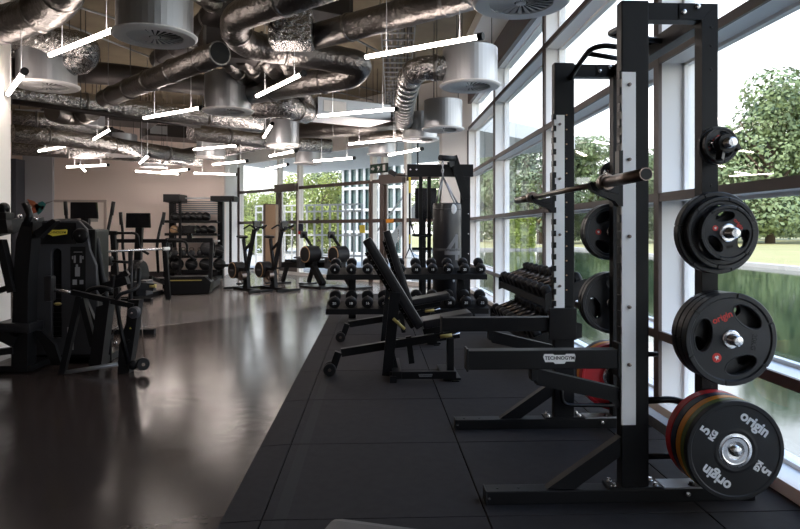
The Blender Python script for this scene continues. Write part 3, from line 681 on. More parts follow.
# ================================================================ HALF RACK
YN, YF = 2.96, 4.08
rk = thing('half_rack', 'large black half rack with white hole strips by the windows, holding barbell and plates', 'squat rack', (1.2, 3.5, .012))
def R_(): return MB((1.2, 3.5, .012))
def rb(nm, mt, m_): return m_.build(nm, M[mt], rk)
TOP = 2.37
for side, Y in (('n', YN), ('f', YF)):
    base = R_().box((.525, Y-.01, .012), (1.80, Y+.075, .075), .006)
    base = rb('base_rail', 'black', base)
    m_ = R_()
    for x in (.58, .68): m_.lathe([(0, .003), (.006, .003), (.006, 0)], (x, Y+.03, .075), (0, 0, 1), 10)
    m_.build('rail_bolt', M['black2'], base)
    R_().box((.519, Y-.013, .012), (.526, Y+.078, .078), .002).build('end_cap', M['rubber'], base)
    m_ = R_(); m_.lathe([(0, .004), (.006, .004), (.006, 0)], (.535, Y-.0105, .045), (0, -1, 0), 10).lathe([(0, .012), (.012, .010), (.014, 0)], (1.47, Y-.011, .05), (0, -1, 0), 12); m_.build('bolt', M['steel'], base)
    # front upright
    up = rb('front_upright', 'black', R_().box((1.162, Y, .075), (1.292, Y+.065, TOP), .006))
    st = rb('hole_strip', 'strip', R_().box((1.158, Y-.012, .377 if side == 'n' else .70), (1.225, Y-.0005, 2.03), .002))
    m_ = R_()
    for z in (.66, 1.26, 1.62, 1.97, .93): m_.lathe([(0, .012), (.008, .010), (.009, 0)], (1.193, Y-.012, z), (0, -1, 0), 12)
    m_.build('bolt', M['dsteel'], st)
    m_ = R_(); z = .80 if side == 'f' else .50
    while z < 2.02:
        m_.box((1.150, Y-(.014 if side == 'f' else .006), z), (1.157 if side == 'n' else 1.170, Y+.03, z+.036), .001); z += .075
    m_.build('locating_tooth', M['black2'], st)
    m_ = R_()
    for k in range(13 if side == 'f' else 0): m_.box((1.236, Y-.0015, .90+k*.094), (1.246, Y+.001, .908+k*.094))
    if side == 'f': m_.build('dial_tick', M['tan'], up)
    # foot plate
    fp = rb('foot_plate', 'black', R_().box((1.10, Y-.015, .0755), (1.35, Y+.085, .086), .002))
    m_ = R_()
    for x in (1.125, 1.325):
        for y in (Y+.003, Y+.065): m_.lathe([(0, .016), (.009, .016), (.011, .004), (.014, .003), (.014, 0)], (x, y, .086), (0, 0, 1), 8)
    m_.build('bolt', M['steel'], fp)
    fp2 = rb('rear_foot_plate', 'trim', R_().box((1.36, Y-.0155, .0755), (1.70, Y+.09, .084), .002))
    m_ = R_()
    for x in (1.50, 1.66): m_.lathe([(0, .016), (.009, .016), (.011, .004), (.016, .003), (.016, 0)], (x, Y+.01, .084), (0, 0, 1), 8)
    m_.build('bolt', M['black2'], fp2)
    # rear post, mitred into the top beam
    rp = rb('rear_post', 'black', R_().prism([(1.547, Y, .075), (1.624, Y, .075), (1.624, Y, TOP-.01), (1.547, Y, TOP-.09)], (0, .07, 0)))
    m_ = R_()
    for z in ((2.16, 2.05, 1.72, 1.50, 1.10, .93, .55, 2.25) if side == 'n' else [.5+.0925*k for k in range(20)]):
        m_.lathe([(0, .003), (.006, .003), (.007, 0)], (1.592, Y, z), (0, -1, 0), 10)
    m_.build('pop_rivet', M['black2'], rp)
    tb = rb('top_beam', 'black', R_().prism([(1.293, Y+.001, TOP-.09), (1.546, Y+.001, TOP-.09), (1.6235, Y+.001, TOP-.01), (1.293, Y+.001, TOP-.01)], (0, .066, 0)))
    m_ = R_(); m_.box((1.435, Y-.006, TOP-.088), (1.545, Y+.0005, TOP-.012), .001); m_.build('joint_plate', M['black'], tb)
    m_ = R_()
    for x, z in ((1.455, TOP-.055), (1.522, TOP-.028)): m_.lathe([(0, .014), (.010, .012), (.014, .006), (.014, 0)], (x, Y-.006, z), (0, -1, 0), 14)
    m_.build('bolt', M['steel'], tb)
    # diagonal brace
    rb('diagonal_brace', 'black', R_().prism([(.81, Y+.008, .0755), (.945, Y+.008, .0755), (1.161, Y+.008, .225), (1.161, Y+.008, .315)], (0, .05, 0)))
    # spotter arm
    sa = rb('spotter_arm', 'black', R_().box((.437, Y-.005, .640), (1.157, Y+.07, .728), .005))
    R_().box((.430, Y-.009, .632), (.4385, Y+.074, .738), .002).build('end_plate', M['black2'], sa)
    R_().prism([(.76, Y+.006, .6395), (.76, Y+.006, .565), (1.10, Y+.006, .49), (1.157, Y+.006, .45), (1.157, Y+.006, .545)], (0, .05, 0)).box((.735, Y, .585), (.765, Y+.06, .6395), .003).build('under_brace', M['black'], sa)
    if side == 'n':
        pl = flat('maker_plate', [[(-.078, .008), (-.072, .022), (-.03, .022), (-.026, .017), (.026, .017), (.03, .022), (.07, .022), (.074, .010), (.07, -.014), (.03, -.014), (.022, -.024), (-.022, -.024), (-.03, -.016), (-.068, -.016)]], .001, FACE(.866-1.2, Y-.0065-3.5, .690-.012), M['strip'], sa)
        text('TECHNOGYM', .0225, FACE(.866-1.2, Y-.0085-3.5, .6925-.012), M['black2'], sa, bold=.0003)
    R_().box((1.142, Y-.010, .60), (1.1575, Y+.07, .76), .003).build('arm_carriage', M['black2'], rk)
    if side == 'f':
        rb('lower_carriage', 'black2', R_().box((1.12, Y-.024, .585), (1.30, Y-.0122, .79), .005))
    # J hook
    yj = Y-.03
    jh = rb('bar_hook', 'black2', R_().prism([(1.157, yj, 1.40), (1.157, yj, 1.66), (1.138, yj, 1.66), (1.138, yj, 1.455), (1.06, yj, 1.474), (1.028, yj, 1.492), (1.012, yj, 1.516), (1.000, yj, 1.508), (1.015, yj, 1.475), (1.055, yj, 1.452), (1.12, yj, 1.425), (1.138, yj, 1.40)], (0, .05, 0)))
    R_().prism([(1.137, yj-.002, 1.50), (1.137, yj-.002, 1.457), (1.062, yj-.002, 1.475), (1.05, yj-.002, 1.482)], (0, .054, 0)).build('hook_liner', M['rubber'], jh)
    # plate pegs
for z in (1.68, 1.277, .805, .322):
    for sgn, Y in ((-1, YN), (1, YF+.07)):
        L_ = {1.68: .19, 1.277: .215, .805: .235, .322: .225}[z]
        pg = rb('plate_peg', 'chrome', R_().tube([(1.585, Y, z), (1.585, Y+sgn*L_, z)], .0235, 16))
        R_().lathe([(0, .006), (.018, .004), (.0235, 0)], (1.585, Y+sgn*(L_), z), (0, sgn, 0), 16).lathe([(.045, 0), (.045, .008), (.024, .008)], (1.585, Y, z), (0, sgn, 0), 20).build('peg_cap', M['steel'], pg)
# cross members between the two side frames
rb('top_cross_beam', 'black', R_().box((1.55, YN+.0705, TOP-.10), (1.62, YF-.001, TOP-.012), .004))
rb('low_cross_beam', 'trim', R_().box((1.552, YN+.0705, .19), (1.62, YF-.001, .25), .004))
rb('storage_tube', 'black2', R_().tube(rnd([(1.292, YN+.03, .48), (1.42, YN+.03, .485), (1.50, YN+.03, .46), (1.546, YN+.03, .43)], .05), .016))
rb('storage_tube', 'black2', R_().tube([(1.292, YN+.03, .215), (1.546, YN+.03, .215)], .014))
rb('band_peg', 'black2', R_().tube([(1.292, YN+.03, .70), (1.345, YN+.03, .70)], .012))
rb('storage_tube', 'black2', R_().tube(rnd([(1.20, YF-.03, .33), (1.20, YF-.03, .17), (1.54, YF-.03, .165)], .06), .013))
for sgn, ya in ((1, YN+.06), (-1, YF-.0)):
    yb = ya+sgn*(.43 if sgn > 0 else .33)
    g_ = rb('pull_up_grip', 'black2', R_().tube(rnd([(1.265, ya, 2.27), (1.272, ya+sgn*.2, 2.33), (1.285, yb, 2.365), (1.34, yb+sgn*.06, 2.37), (1.555, yb+sgn*.08, 2.34)], .09), .016))
    R_().tube([(1.28, yb-sgn*.05, 2.352), (1.555, yb-sgn*.05, 2.31)], .015).build('cross_grip', M['black2'], g_)

# ---------------------------------------------------------------- barbell
bb = thing('barbell', 'long steel barbell resting on the rack hooks', 'barbell', (1.045, 3.52, 1.505))
bar_r = .0145
MB().tube([(0, -.66, 0), (0, .66, 0)], bar_r, 16).build('shaft', M['dsteel'], bb)
for s_ in (-1, 1):
    sl_ = MB().tube([(0, s_*.70, 0), (0, s_*1.10, 0)], .025, 24).build('sleeve', M['dsteel'], bb)
    MB().lathe([(.015, .645), (.036, .647), (.038, .66), (.038, .69), (.034, .70), (.0, .70)], (0, 0, 0), (0, s_, 0), 28).build('collar', M['dsteel'], bb)
    MB().lathe([(.0215, 1.101), (.0225, 1.1025), (.0251, 1.1025), (.0253, 1.095)], (0, 0, 0), (0, s_, 0), 24).build('end_ring', M['dsteel'], bb)
    MB().lathe([(0, 1.1045), (.022, 1.1045), (.0225, 1.1025)], (0, 0, 0), (0, s_, 0), 24).build('end_disc', M['black2'], bb)

# ---------------------------------------------------------------- weight plates
def grip_plate(label, R, t, loc, rot, brand=True, kg=None, group='rubber grip plates on the rack pegs', turn=False):
    T_ = thing('weight_plate', label, 'weight plate', loc, 0, group)
    rot = math.radians(rot)
    sp = [ell(0, 0, R*.985, R*.985, 72)]
    for k in range(3):
        a = rot+k*2*PI/3; sp.append(ell(R*.60*math.cos(a), R*.60*math.sin(a), R*.19, R*.36, 28, a))
    sp.append(ell(0, 0, .027, .027, 24))
    flat('plate_body', sp, t*.30, FACE(0, 0, 0), M['plate'], T_, R*.012)
    m_ = MB(); seg = 72
    for k in range(6):                     # raised rim in six segments with gaps
        a0 = rot+k*PI/3+.02+PI/6; a1 = a0+PI/3-.04
        n_ = 10; pr = []
        for i in range(n_+1):
            a = a0+(a1-a0)*i/n_; pr.append([(r_*math.cos(a), y_, r_*math.sin(a)) for r_, y_ in ((R*.86, -t*.30), (R*.90, -t*.5), (R*.985, -t*.5), (R, -t*.42), (R, t*.42), (R*.985, t*.5), (R*.9, t*.5), (R*.86, t*.30))])
        vs = [[m_.b.verts.new(V(p)) for p in q] for q in pr]
        for A, B in zip(vs, vs[1:]):
            for j in range(len(A)): m_.b.faces.new((A[j], A[(j+1) % 8], B[(j+1) % 8], B[j]))
        m_.b.faces.new(vs[0][::-1]); m_.b.faces.new(vs[-1])
    m_.build('rim', M['plate'], T_)
    m_ = MB()
    for k in range(3):                     # moulded lip around each grip
        a = rot+k*2*PI/3; E = ell(R*.60*math.cos(a), R*.60*math.sin(a), R*.205, R*.375, 28, a)
        pts = [(x, -t*.33, z) for x, z in E]; m_.tube(pts+[pts[0]], R*.014, 6, False)
    m_.build('grip_lip', M['plate'], T_)
    MB().lathe([(.026, -t*.52), (.036, -t*.52), (.041, -t*.46), (.043, -t*.30), (.043, t*.4), (.026, t*.4), (.026, -t*.52)], (0, 0, 0), (0, 1, 0), 28).build('steel_bush', M['steel'], T_)
    if brand:
        yb = -t*.335; ab = rot+PI/3+ (0)
        mid = [rot+PI/3, rot+PI, rot-PI/3]
        if turn: mid = [mid[2], mid[0], mid[1]]
        r1 = R*.50
        a = mid[0]; x, z = r1*math.cos(a), r1*math.sin(a)
        pt = flat('name_patch', [[(-R*.20, -R*.07), (R*.20, -R*.07), (R*.20, R*.07), (-R*.20, R*.07)]], .0006, FACE(x, yb, z, a-PI/2), M['black2'], T_)
        text('origin', R*.20, FACE(x, yb-.001, z, a-PI/2), M['redp'], T_, bold=R*.004, name='name_lettering')
        a = mid[1]; x, z = r1*math.cos(a), r1*math.sin(a)
        MB((0, 0, 0)).lathe([(0, .0022), (R*.10, .0022), (R*.105, 0)], (x, yb, z), (0, -1, 0), 24).build('round_badge', M['redp'], T_)
        s_ = R*.05
        flat('badge_mark', [[(-s_, s_*.2), (-s_*.3, s_), (0, s_*.3), (s_*.3, s_), (s_, s_*.2), (s_*.4, -s_*.1), (s_*.7, -s_), (0, -s_*.5), (-s_*.7, -s_), (-s_*.4, -s_*.1)]], .0004, FACE(x, yb-.0028, z, .3), M['white'], T_)
        if kg:
            a = mid[2]; x, z = r1*math.cos(a), r1*math.sin(a)
            text(kg, R*.15, FACE(x, yb-.0005, z, a+PI/2 if math.sin(a) < -.5 else a-PI/2), M['black2'], T_, ext=.0015, bold=R*.003, name='weight_number')
    return T_
PX = 1.585
dz = -.009                                 # a plate hangs by its hole on the peg, bush clears it
# near side, upper small pair
grip_plate('small black plate on the top near peg, rear one of the pair', .088, .026, (PX, YN-.06, 1.68), 20, True, None, 'small plates on the top near peg')
grip_plate('small black plate at the top of the near pegs, held by a spring clip', .080, .024, (PX, YN-.092, 1.68), 70, True, None, 'small plates on the top near peg')
clip = thing('spring_clip', 'black lever collar clip in front of the small plates on the top near peg', 'collar clip', (PX, YN-.135, 1.68))
MB().lathe([(.0255, -.02), (.042, -.02), (.044, 0), (.042, .02), (.0255, .02), (.0255, -.02)], (0, 0, 0), (0, 1, 0), 20).build('ring', M['black2'], clip)
MB().bar((-.02, 0, -.03), (-.035, -.01, -.075), .03, .022).bar((.03, 0, .02), (.06, 0, -.03), .028, .022).build('lever', M['black2'], clip)
# middle-upper trio
grip_plate('largest rear plate of the stack at eye height on the near side of the rack', .190, .045, (PX, YN-.05, 1.277), 200, False)
grip_plate('middle plate of the stack at eye height on the near side of the rack', .165, .04, (PX, YN-.098, 1.277), 230, False)
grip_plate('front plate with three oval grips in the stack at eye height, steel peg end showing', .125, .038, (PX, YN-.142, 1.277), 100, True, '5KG', turn=True)
# lower-middle pair
grip_plate('rear big grip plate of the knee-high stack on the near side of the rack', .205, .045, (PX, YN-.06, .805), 30, False)
grip_plate('second big grip plate, sandwiched in the knee-high stack on the near side', .205, .045, (PX, YN-.11, .805), 90, False)
grip_plate('big front grip plate with red lettering in the knee-high stack', .208, .045, (PX, YN-.162, .805), 180-128, True, '20KG')
# far side
F_ = YF+.07
def logo_plate(label, R, t, loc, rot): return grip_plate(label, R, t, loc, rot, True, None, 'grip plates on the far side of the rack')
logo_plate('small plate at the top of the far pegs, behind the barbell collar', .085, .03, (PX, F_+.05, 1.66), 60)
logo_plate('far-side plate at eye height with a red badge left of the upright', .19, .045, (PX, F_+.06, 1.277), 0)
grip_plate('second plate behind the eye-height badge plate on the far side', .19, .045, (PX, F_+.11, 1.277), 60, False, None, 'grip plates on the far side of the rack')
grip_plate('knee-high rear plate on the far side of the rack', .205, .045, (PX, F_+.115, .805), 20, False, None, 'grip plates on the far side of the rack')
grip_plate('knee-high front plate on the far side of the rack, nearest the upright', .205, .045, (PX, F_+.06, .805), 75, False, None, 'grip plates on the far side of the rack')

def bumper(label, w_, mt, loc, front=None, R=.219, group='bumper plates on the lowest near peg'):
    T_ = thing('bumper_plate', label, 'bumper plate', loc, 0, group)
    prof = [(.075, -w_*.40), (R*.66, -w_*.40), (R*.90, -w_*.40), (R*.92, -w_*.5), (R*.985, -w_*.5), (R, -w_*.42), (R, w_*.42), (R*.985, w_*.5), (R*.92, w_*.5), (R*.9, w_*.4), (.075, w_*.4), (.075, -w_*.40)]
    MB().lathe(prof, (0, 0, 0), (0, 1, 0), 72).build('plate_body', M[mt], T_)
    MB().lathe([(.026, -w_*.3), (.038, -w_*.34), (.04, -w_*.38), (.056, -w_*.40), (.062, -w_*.46), (.066, -w_*.40), (.075, -w_*.38), (.075, w_*.38), (.026, w_*.38), (.026, -w_*.3)], (0, 0, 0), (0, 1, 0), 40).build('steel_hub', M['steel'], T_)
    MB().lathe([(.076, -w_*.41), (.088, -w_*.47), (.10, -w_*.41)], (0, 0, 0), (0, 1, 0), 40).build('hub_ring', M[mt], T_)
    if front:
        for base_ in (0, 180):
            for txt, ang, sz, dr in (('origin', 53+base_, .064, 0), ('5', 146+base_, .060, .018), ('KG', 146+base_, .034, -.024)):
                a = math.radians(ang); r_ = .66*R+dr
                text(txt, sz, FACE(r_*math.cos(a), -w_*.40-.001, r_*math.sin(a), a-PI/2), M['white'], T_, bold=.0022, name='name_lettering' if txt == 'origin' else 'weight_number')
    return T_
yy = YN-.008
for lab, w_, mt, fr_ in [('red bumper plate at the back of the floor-level stack', .052, 'red', 0), ('dark navy bumper plate between the red and amber ones', .048, 'navy', 0), ('amber bumper plate in the floor-level stack', .042, 'orange', 0),
                   ('dark plate with a green edge, second from the front of the floor-level stack', .034, 'green', 0), ('black bumper plate with white lettering at the front of the floor-level stack', .030, 'rubber', 1)]:
    bumper(lab, w_, mt, (PX, yy-w_/2, .322), fr_); yy -= w_+.001
yy = F_+.01
for lab, w_, mt in [('red bumper plate on the far side of the rack near the floor', .058, 'red'), ('amber-rimmed bumper plate behind the red one on the far side of the rack', .048, 'orange'), ('dark bumper plate farthest out on the far side peg near the floor', .05, 'navy')]:
    bumper(lab, w_, mt, (PX, yy+w_/2, .322), 0, group='bumper plates on the far side of the rack'); yy += w_+.001

# ================================================================ BENCHES
def incline_bench(label, loc, rz=0, top=(-.20, 0, 1.20)):
    t = thing('incline_bench', label, 'weight bench', loc, rz, 'adjustable benches behind the rack')
    # local: X along the bench, seat end +X, wheels -X; origin at the floor under the pivot
    MB().bar((-.42, 0, .20), (.62, 0, .36), .07, .07).bar((-.445, 0, .205), (-.50, 0, .05), .065, .065).build('spine', M['black'], t)
    MB().box((.0, -.31, .0), (.055, -.255, .055)).box((.02, -.30, .03), (.10, .30, .09), .006).build('rear_foot', M['black'], t)
    fo = MB().bar((.0, -.26, .055), (.56, -.26, .055), .05, .06).bar((.52, -.26, .0), (.585, -.26, .0), .07, .02).build('side_rail', M['black'], t)
    flat('maker_plate', [[(-.06, .012), (.06, .012), (.052, -.012), (-.052, -.012)]], .001, FACE(.30, -.287, .055), M['trim'], fo)
    text('TECHNOGYM', .016, FACE(.30, -.289, .055), M['black2'], fo)
    MB().bar((.06, -.1, .03), (-.01, -.1, .34), .06, .055).bar((.53, -.1, .03), (.53, -.1, .34), .06, .06).bar((.2, .0, .1), (.17, 0, .34), .05, .05).build('leg', M['black'], t)
    MB().bar((-.02, -.12, .02), (.05, -.12, .74), .05, .09).build('support_post', M['black'], t)
    MB().box((.45, -.28, .012), (.60, .28, .03), .004).build('front_foot', M['black'], t)
    for s_ in (-1, 1):
        w_ = MB().lathe([(0, -.014), (.05, -.014), (.056, -.008), (.056, .008), (.05, .014), (0, .014)], (-.52, s_*.05, .058), (0, 1, 0), 24).build('caster_wheel', M['rubber'], t)
        MB().lathe([(0, -.018), (.015, -.018), (.015, .018), (0, .018)], (-.52, s_*.05, .058), (0, 1, 0), 12).build('axle', M['dsteel'], w_)
    # backrest
    a, b = V((.27, 0, .43)), V(top)
    d = (b-a).normalized(); n_ = V((-d.z, 0, d.x)); 
    if n_.x > 0: n_ = -n_
    br = MB().bar(a, b, .28, .085, up=n_, bev=.03).build('backrest', M['pad'], t)
    fb = MB()
    fb.bar(a+n_*.06+d*.02, b+n_*.06-d*.10, .05, .04, up=n_)
    fb.build('backrest_frame', M['black2'], br)
    m_ = MB()
    for k in range(14): m_.lathe([(0, .004), (.006, .003), (.006, 0)], a+n_*.06+V((0, -.0255, 0))+d*(.12+k*.05), (0, -1, 0), 8)
    m_.build('hole_row', M['trim'], br)
    # seat
    MB().bar((.29, 0, .455), (.72, 0, .53), .30, .075, bev=.028).build('seat', M['pad'], t)
    MB().bar((.30, 0, .38), (.62, 0, .43), .06, .05).bar((.42, 0, .33), (.42, 0, .42), .05, .05).build('seat_frame', M['black2'], t)
    MB().tube([(.42, -.11, .355), (.47, -.20, .36), (.60, -.22, .40)], .009, 8).build('adjust_lever', M['steel'], t)
    MB().tube([(.43, -.225, .37), (.53, -.235, .385)], .016, 12).build('yellow_grip', M['gold'], t)
    MB().tube([(.03, -.17, .52), (.13, -.19, .43)], .013, 12).build('yellow_lever', M['gold'], t)
    return t
p = spot(386, 380, 0)
b1 = incline_bench('black incline bench with raised backrest in front of the second bench, nearer the camera', (p.x+.03, p.y+.15, .012))
p = spot(396, 338, .012)
incline_bench('black incline bench with raised backrest standing behind the nearer bench, close to the dumbbell rack', (.14, 7.35, .012), 0, (0, 0, 1.27))
# flat bench at the bottom edge
fbn = thing('flat_bench', 'grey padded bench end just showing at the bottom edge of the photograph', 'bench', (-.15, 1.30, .012), math.radians(-18.5))
MB().box((-.15, -.55, .375), (.15, .55, .448), .03).build('seat_pad', M['padgrey'], fbn)
MB().box((-.04, -.5, .30), (.04, .5, .374), .004).build('spine', M['black'], fbn)
for y in (-.42, .42):
    MB().box((-.035, y-.035, .05), (.035, y+.035, .30)).build('leg', M['black'], fbn)
    MB().box((-.26, y-.035, 0), (.26, y+.035, .05), .005).build('foot', M['black'], fbn)

# ================================================================ DUMBBELLS AND RACKS
def mk_dumbbell(num, R, L_, label):
    t = thing('dumbbell', label, 'dumbbell', (0, 0, 0)); h = L_/2
    for s_ in (-1, 1):
        hd = MB().lathe([(0, h), (R*.78, h), (R*.92, h-.008), (R, h-.022), (R, h-.06), (R*.9, h-.075), (.02, h-.082)], (0, 0, 0), (0, s_, 0), 20).build('head', M['rubber'], t)
        if s_ < 0 and num:
            MB().lathe([(0, h+.001), (R*.5, h+.001), (R*.52, h-.001)], (0, 0, 0), (0, s_, 0), 16).build('end_disc', M['black2'], hd)
            text(num, R*.62, FACE(0, -h-.002, 0), M['white'], hd, name='weight_number', bold=.001)
    MB().tube([(0, -h+.08, 0), (0, 0, 0), (0, h-.08, 0)], .016, 12, radii=[.015, .018, .015]).build('handle', M['dsteel'], t)
    return t
# rack behind the benches
RY = 8.75
xl, xr = -.70-.02, 1.50
xl = depth(326, 278, RY).x; xr = depth(489, 278, RY).x
dr_ = thing('dumbbell_rack', 'two-tier black dumbbell rack standing across the mat behind the benches', 'dumbbell rack', ((xl+xr)/2, RY+.2, .012))
def D_(): return MB(dr_.location)
for z, yf in ((.20, RY-.02), (.66, RY+.10)):
    sh = D_().bar(((xl+xr)/2-(xr-xl)/2, yf+.15, z+.03), (xr, yf+.15, z+.03), .34, .016, up=(0, -.35, 1)).bar((xl, yf-.015, z-.02), (xr, yf-.015, z-.02), .02, .075).build('tier', M['black'], dr_)
    if z < .5: pass
for x in (xl+.35, xr-.35):
    D_().box((x-.05, RY+.22, .02), (x+.05, RY+.32, .72), .004).build('post', M['black'], dr_)
    D_().box((x-.045, RY-.08, 0), (x+.045, RY+.62, .055), .004).build('foot', M['black'], dr_)
nums_top = ['6', '8', '10', '12', '14', '16', '18', '20', '22', '24']
nums_low = ['20', '18', '16', '14', '12', '24', '26', '28', '30', '32']
ordl = ['leftmost', 'second from the left', 'third from the left', 'fourth from the left', 'fifth from the left', 'fifth from the right', 'fourth from the right', 'third from the right', 'second from the right', 'rightmost']
for tier, (z, yf, nums, Rr) in enumerate(((.20, RY-.02, nums_low, .082), (.66, RY+.10, nums_top, .072))):
    for k in range(10):
        px_ = 334.5+k*16.5; x = depth(px_, 300, RY).x
        d_ = mk_dumbbell(nums[k], Rr, .30, 'round-head dumbbell, %s, %s tier of the rack behind the benches' % (ordl[k], ('lower', 'upper')[tier]))
        d_['group'] = 'dumbbells on the rack behind the benches'
        d_.location = (x, yf+.15, z+.045+Rr+.012); d_.rotation_euler = (math.radians(19), 0, 0)
# rack along the window: slanted trays running away from the camera
X0, Y0, Y1 = 1.46, 5.60, 7.70
wr = thing('dumbbell_rack', 'black dumbbell rack standing along the windows behind the half rack', 'dumbbell rack', (X0+.25, (Y0+Y1)/2, .012))
def W_(): return MB(wr.location)
for z, xo in ((.62, .08), (.24, -.02)):
    sh = W_().bar((X0+xo+.19, Y0, z+.09), (X0+xo+.19, Y1, z+.09), .40, .016, up=(-.42, 0, 1)).bar((X0+xo-.01, Y0, z+.015), (X0+xo-.01, Y1, z+.015), .07, .02, up=(-1, 0, 0)).build('tier', M['black'], wr)
    for y in (Y0-.008, Y1+.002):
        W_().prism([(X0+xo-.03, y, z-.05), (X0+xo+.40, y, z+.10), (X0+xo+.40, y, z+.22), (X0+xo+.33, y, z+.24), (X0+xo-.03, y, z+.10)], (0, .008, 0)).build('end_plate', M['black2'], wr)
for y in (Y0+.3, Y1-.35):
    W_().bar((X0+.20, y, .03), (X0+.40, y, .72), .06, .08, up=(0, 1, 0)).box((X0-.05, y-.04, 0), (X0+.47, y+.04, .05), .004).build('leg', M['black'], wr)
proto = mk_dumbbell(None, .066, .37, 'x')
first = True
wn_ = ['nearest', 'second nearest', 'third nearest', 'fourth nearest', 'fifth', 'fifth farthest', 'fourth farthest', 'third farthest', 'second farthest', 'farthest']
for tier, (z, xo) in enumerate(((.62, .08), (.24, -.02))):
    for k in range(10):
        y = Y0+.12+k*.205; lab = 'black dumbbell, %s from the camera on the %s tier of the window-side rack' % (wn_[k], ('upper', 'lower')[tier])
        a_ = math.atan2(.42, 1)
        o = proto if first else dup(proto, (0, 0, 0))
        first = False
        o['label'] = lab; o['group'] = 'dumbbells on the window-side rack'
        o.rotation_euler = (0, -a_, PI/2); o.location = (X0+xo+.155, y, z+.09+.066+.012)
        o.rotation_mode = 'XYZ'
        o.rotation_euler = Matrix.Rotation(-a_, 3, 'Y').to_4x4().to_3x3().__matmul__(Matrix.Rotation(-PI/2, 3, 'Z')).to_euler()

# ================================================================ PUNCHING BAG FRAME
rd = 9.95
def Q(px, py, d=rd): return depth(px, py, d)
pc = Q(455, 230)
fr_ = thing('bag_frame', 'tall black steel frame with a top beam and a bracket arm holding the punching bag', 'training rig', (pc.x, pc.y, 0))
def G_(): return MB(fr_.location)
a, b = Q(407, 171), Q(473, 171)
G_().box((a.x, pc.y-.05, a.z-.09), (b.x, pc.y+.05, a.z+.10), .004).build('top_beam', M['black'], fr_)
m_ = G_()
for px, py in ((410, 170), (416, 170)): q = Q(px, py); m_.lathe([(0, .012), (.014, .01), (.016, 0)], (q.x, pc.y-.05, q.z), (0, -1, 0), 10)
m_.build('bolt', M['steel'], fr_)
q0, q1 = Q(460.5, 230), Q(470, 230)
rpst = G_().box((q0.x, pc.y-.04, 0), (q1.x, pc.y+.05, a.z-.09), .004).build('post', M['black'], fr_)
m_ = G_()
for k in range(6): m_.lathe([(0, .012), (.012, .01), (.014, 0)], (q1.x-.03, pc.y-.04, .3+k*.31), (0, -1, 0), 8)
m_.build('bolt', M['steel'], rpst)
for px in (420.5, 429):
    q = Q(px, 230); G_().box((q.x-.028, pc.y-.03, 0), (q.x+.028, pc.y+.03, a.z-.09), .004).build('post', M['black'], fr_)
qa, qb = Q(412, 235), Q(432, 235); G_().bar((qa.x, pc.y, qa.z), (qb.x, pc.y, qb.z), .04, .04).bar((qa.x, pc.y, 1.0), (qb.x, pc.y, 1.0), .04, .04).build('cross_bar', M['black'], fr_)
G_().box((Q(405, 230).x, pc.y-.5, 0), (Q(432, 230).x, pc.y-.42, .06)).box((Q(418, 230).x, pc.y-.5, 0), (Q(421, 230).x, pc.y+.4, .06)).box((q0.x, pc.y-.5, 0), (q1.x, pc.y+.5, .06)).build('foot', M['black'], fr_)
arm0 = Q(466, 199); arm1 = Q(452, 157)
G_().bar((arm0.x, pc.y-.06, arm0.z), (arm1.x, pc.y-.10, arm1.z), .05, .13, up=(1, 0, 0)).tube([(arm1.x+.02, pc.y-.10, arm1.z-.04), (Q(438, 162).x, pc.y-.30, Q(438, 160).z)], .045, 14).bar((arm1.x+.04, pc.y-.08, arm1.z-.1), (Q(447, 172).x, pc.y-.2, Q(447, 166).z), .04, .08).build('bracket_arm', M['black'], fr_)
bx_ = Q(447, 230, 9.65)
bag = thing('punching_bag', 'black cylindrical punching bag with a grey number 4 hanging from four steel straps', 'punching bag', (bx_.x, bx_.y, .20))
Rb = .215; zt_ = 1.69-.20
MB().lathe([(0, 0), (Rb*.85, .0), (Rb, .05), (Rb, zt_-.03), (Rb*.96, zt_), (0, zt_)], (0, 0, 0), seg=40, smooth=True).build('bag_body', M['bag'], bag)
MB().lathe([(Rb+.001, .78), (Rb+.004, .80), (Rb+.001, .82)], (0, 0, 0), seg=40).lathe([(Rb+.001, zt_-.10), (Rb+.004, zt_-.09), (Rb+.001, zt_-.08)], (0, 0, 0), seg=40).build('seam_band', M['padgrey'], bag)
ct = (Q(438, 160).x-bx_.x, pc.y-.25-bx_.y, 2.02-.20)
m_ = MB()
for k in range(4):
    a_ = .5+k*PI/2; m_.tube([(Rb*.92*math.cos(a_), Rb*.92*math.sin(a_), zt_+.0), (ct[0]*.6, ct[1]*.6, ct[2]+.08)], .013, 8)
m_.build('strap', M['chain'], bag)
m_ = MB(); z0 = ct[2]+.08
for k in range(5):
    ring = [(ct[0]*.6+.014*math.cos(t)*(k % 2), ct[1]*.6+.014*math.cos(t)*((k+1) % 2), z0+.03+k*.055+.034*math.sin(t)) for t in [i*2*PI/12 for i in range(13)]]; m_.tube(ring, .009, 6, False)
m_.build('chain', M['chain'], bag)
m_ = MB()
for (ax, az), (bx2, bz) in (((.045, -.19), (.045, .19)), ((.06, .185), (-.125, -.075)), ((-.145, -.085), (.115, -.085))):
    L2 = math.hypot(bx2-ax, bz-az); ux, uz = (bx2-ax)/L2, (bz-az)/L2; prev = None
    for k in range(13):                    # painted stroke following the round leather
        cur = []
        for s2 in (-.027, .027):
            x = ax+ux*L2*k/12-uz*s2; z = az+uz*L2*k/12+ux*s2; th = (x+.085)/Rb
            cur.append(((Rb+.0025)*math.sin(th), -(Rb+.0025)*math.cos(th), .835+z))
        if prev: m_.quad([prev[0], prev[1], cur[1], cur[0]])
        prev = cur
m_.build('number_lettering', M['bagp'], bag)
MB().ball((.07, -Rb*.93, zt_-.09), .05, (1, .3, 1.5)).build('white_tag', M['white'], bag)
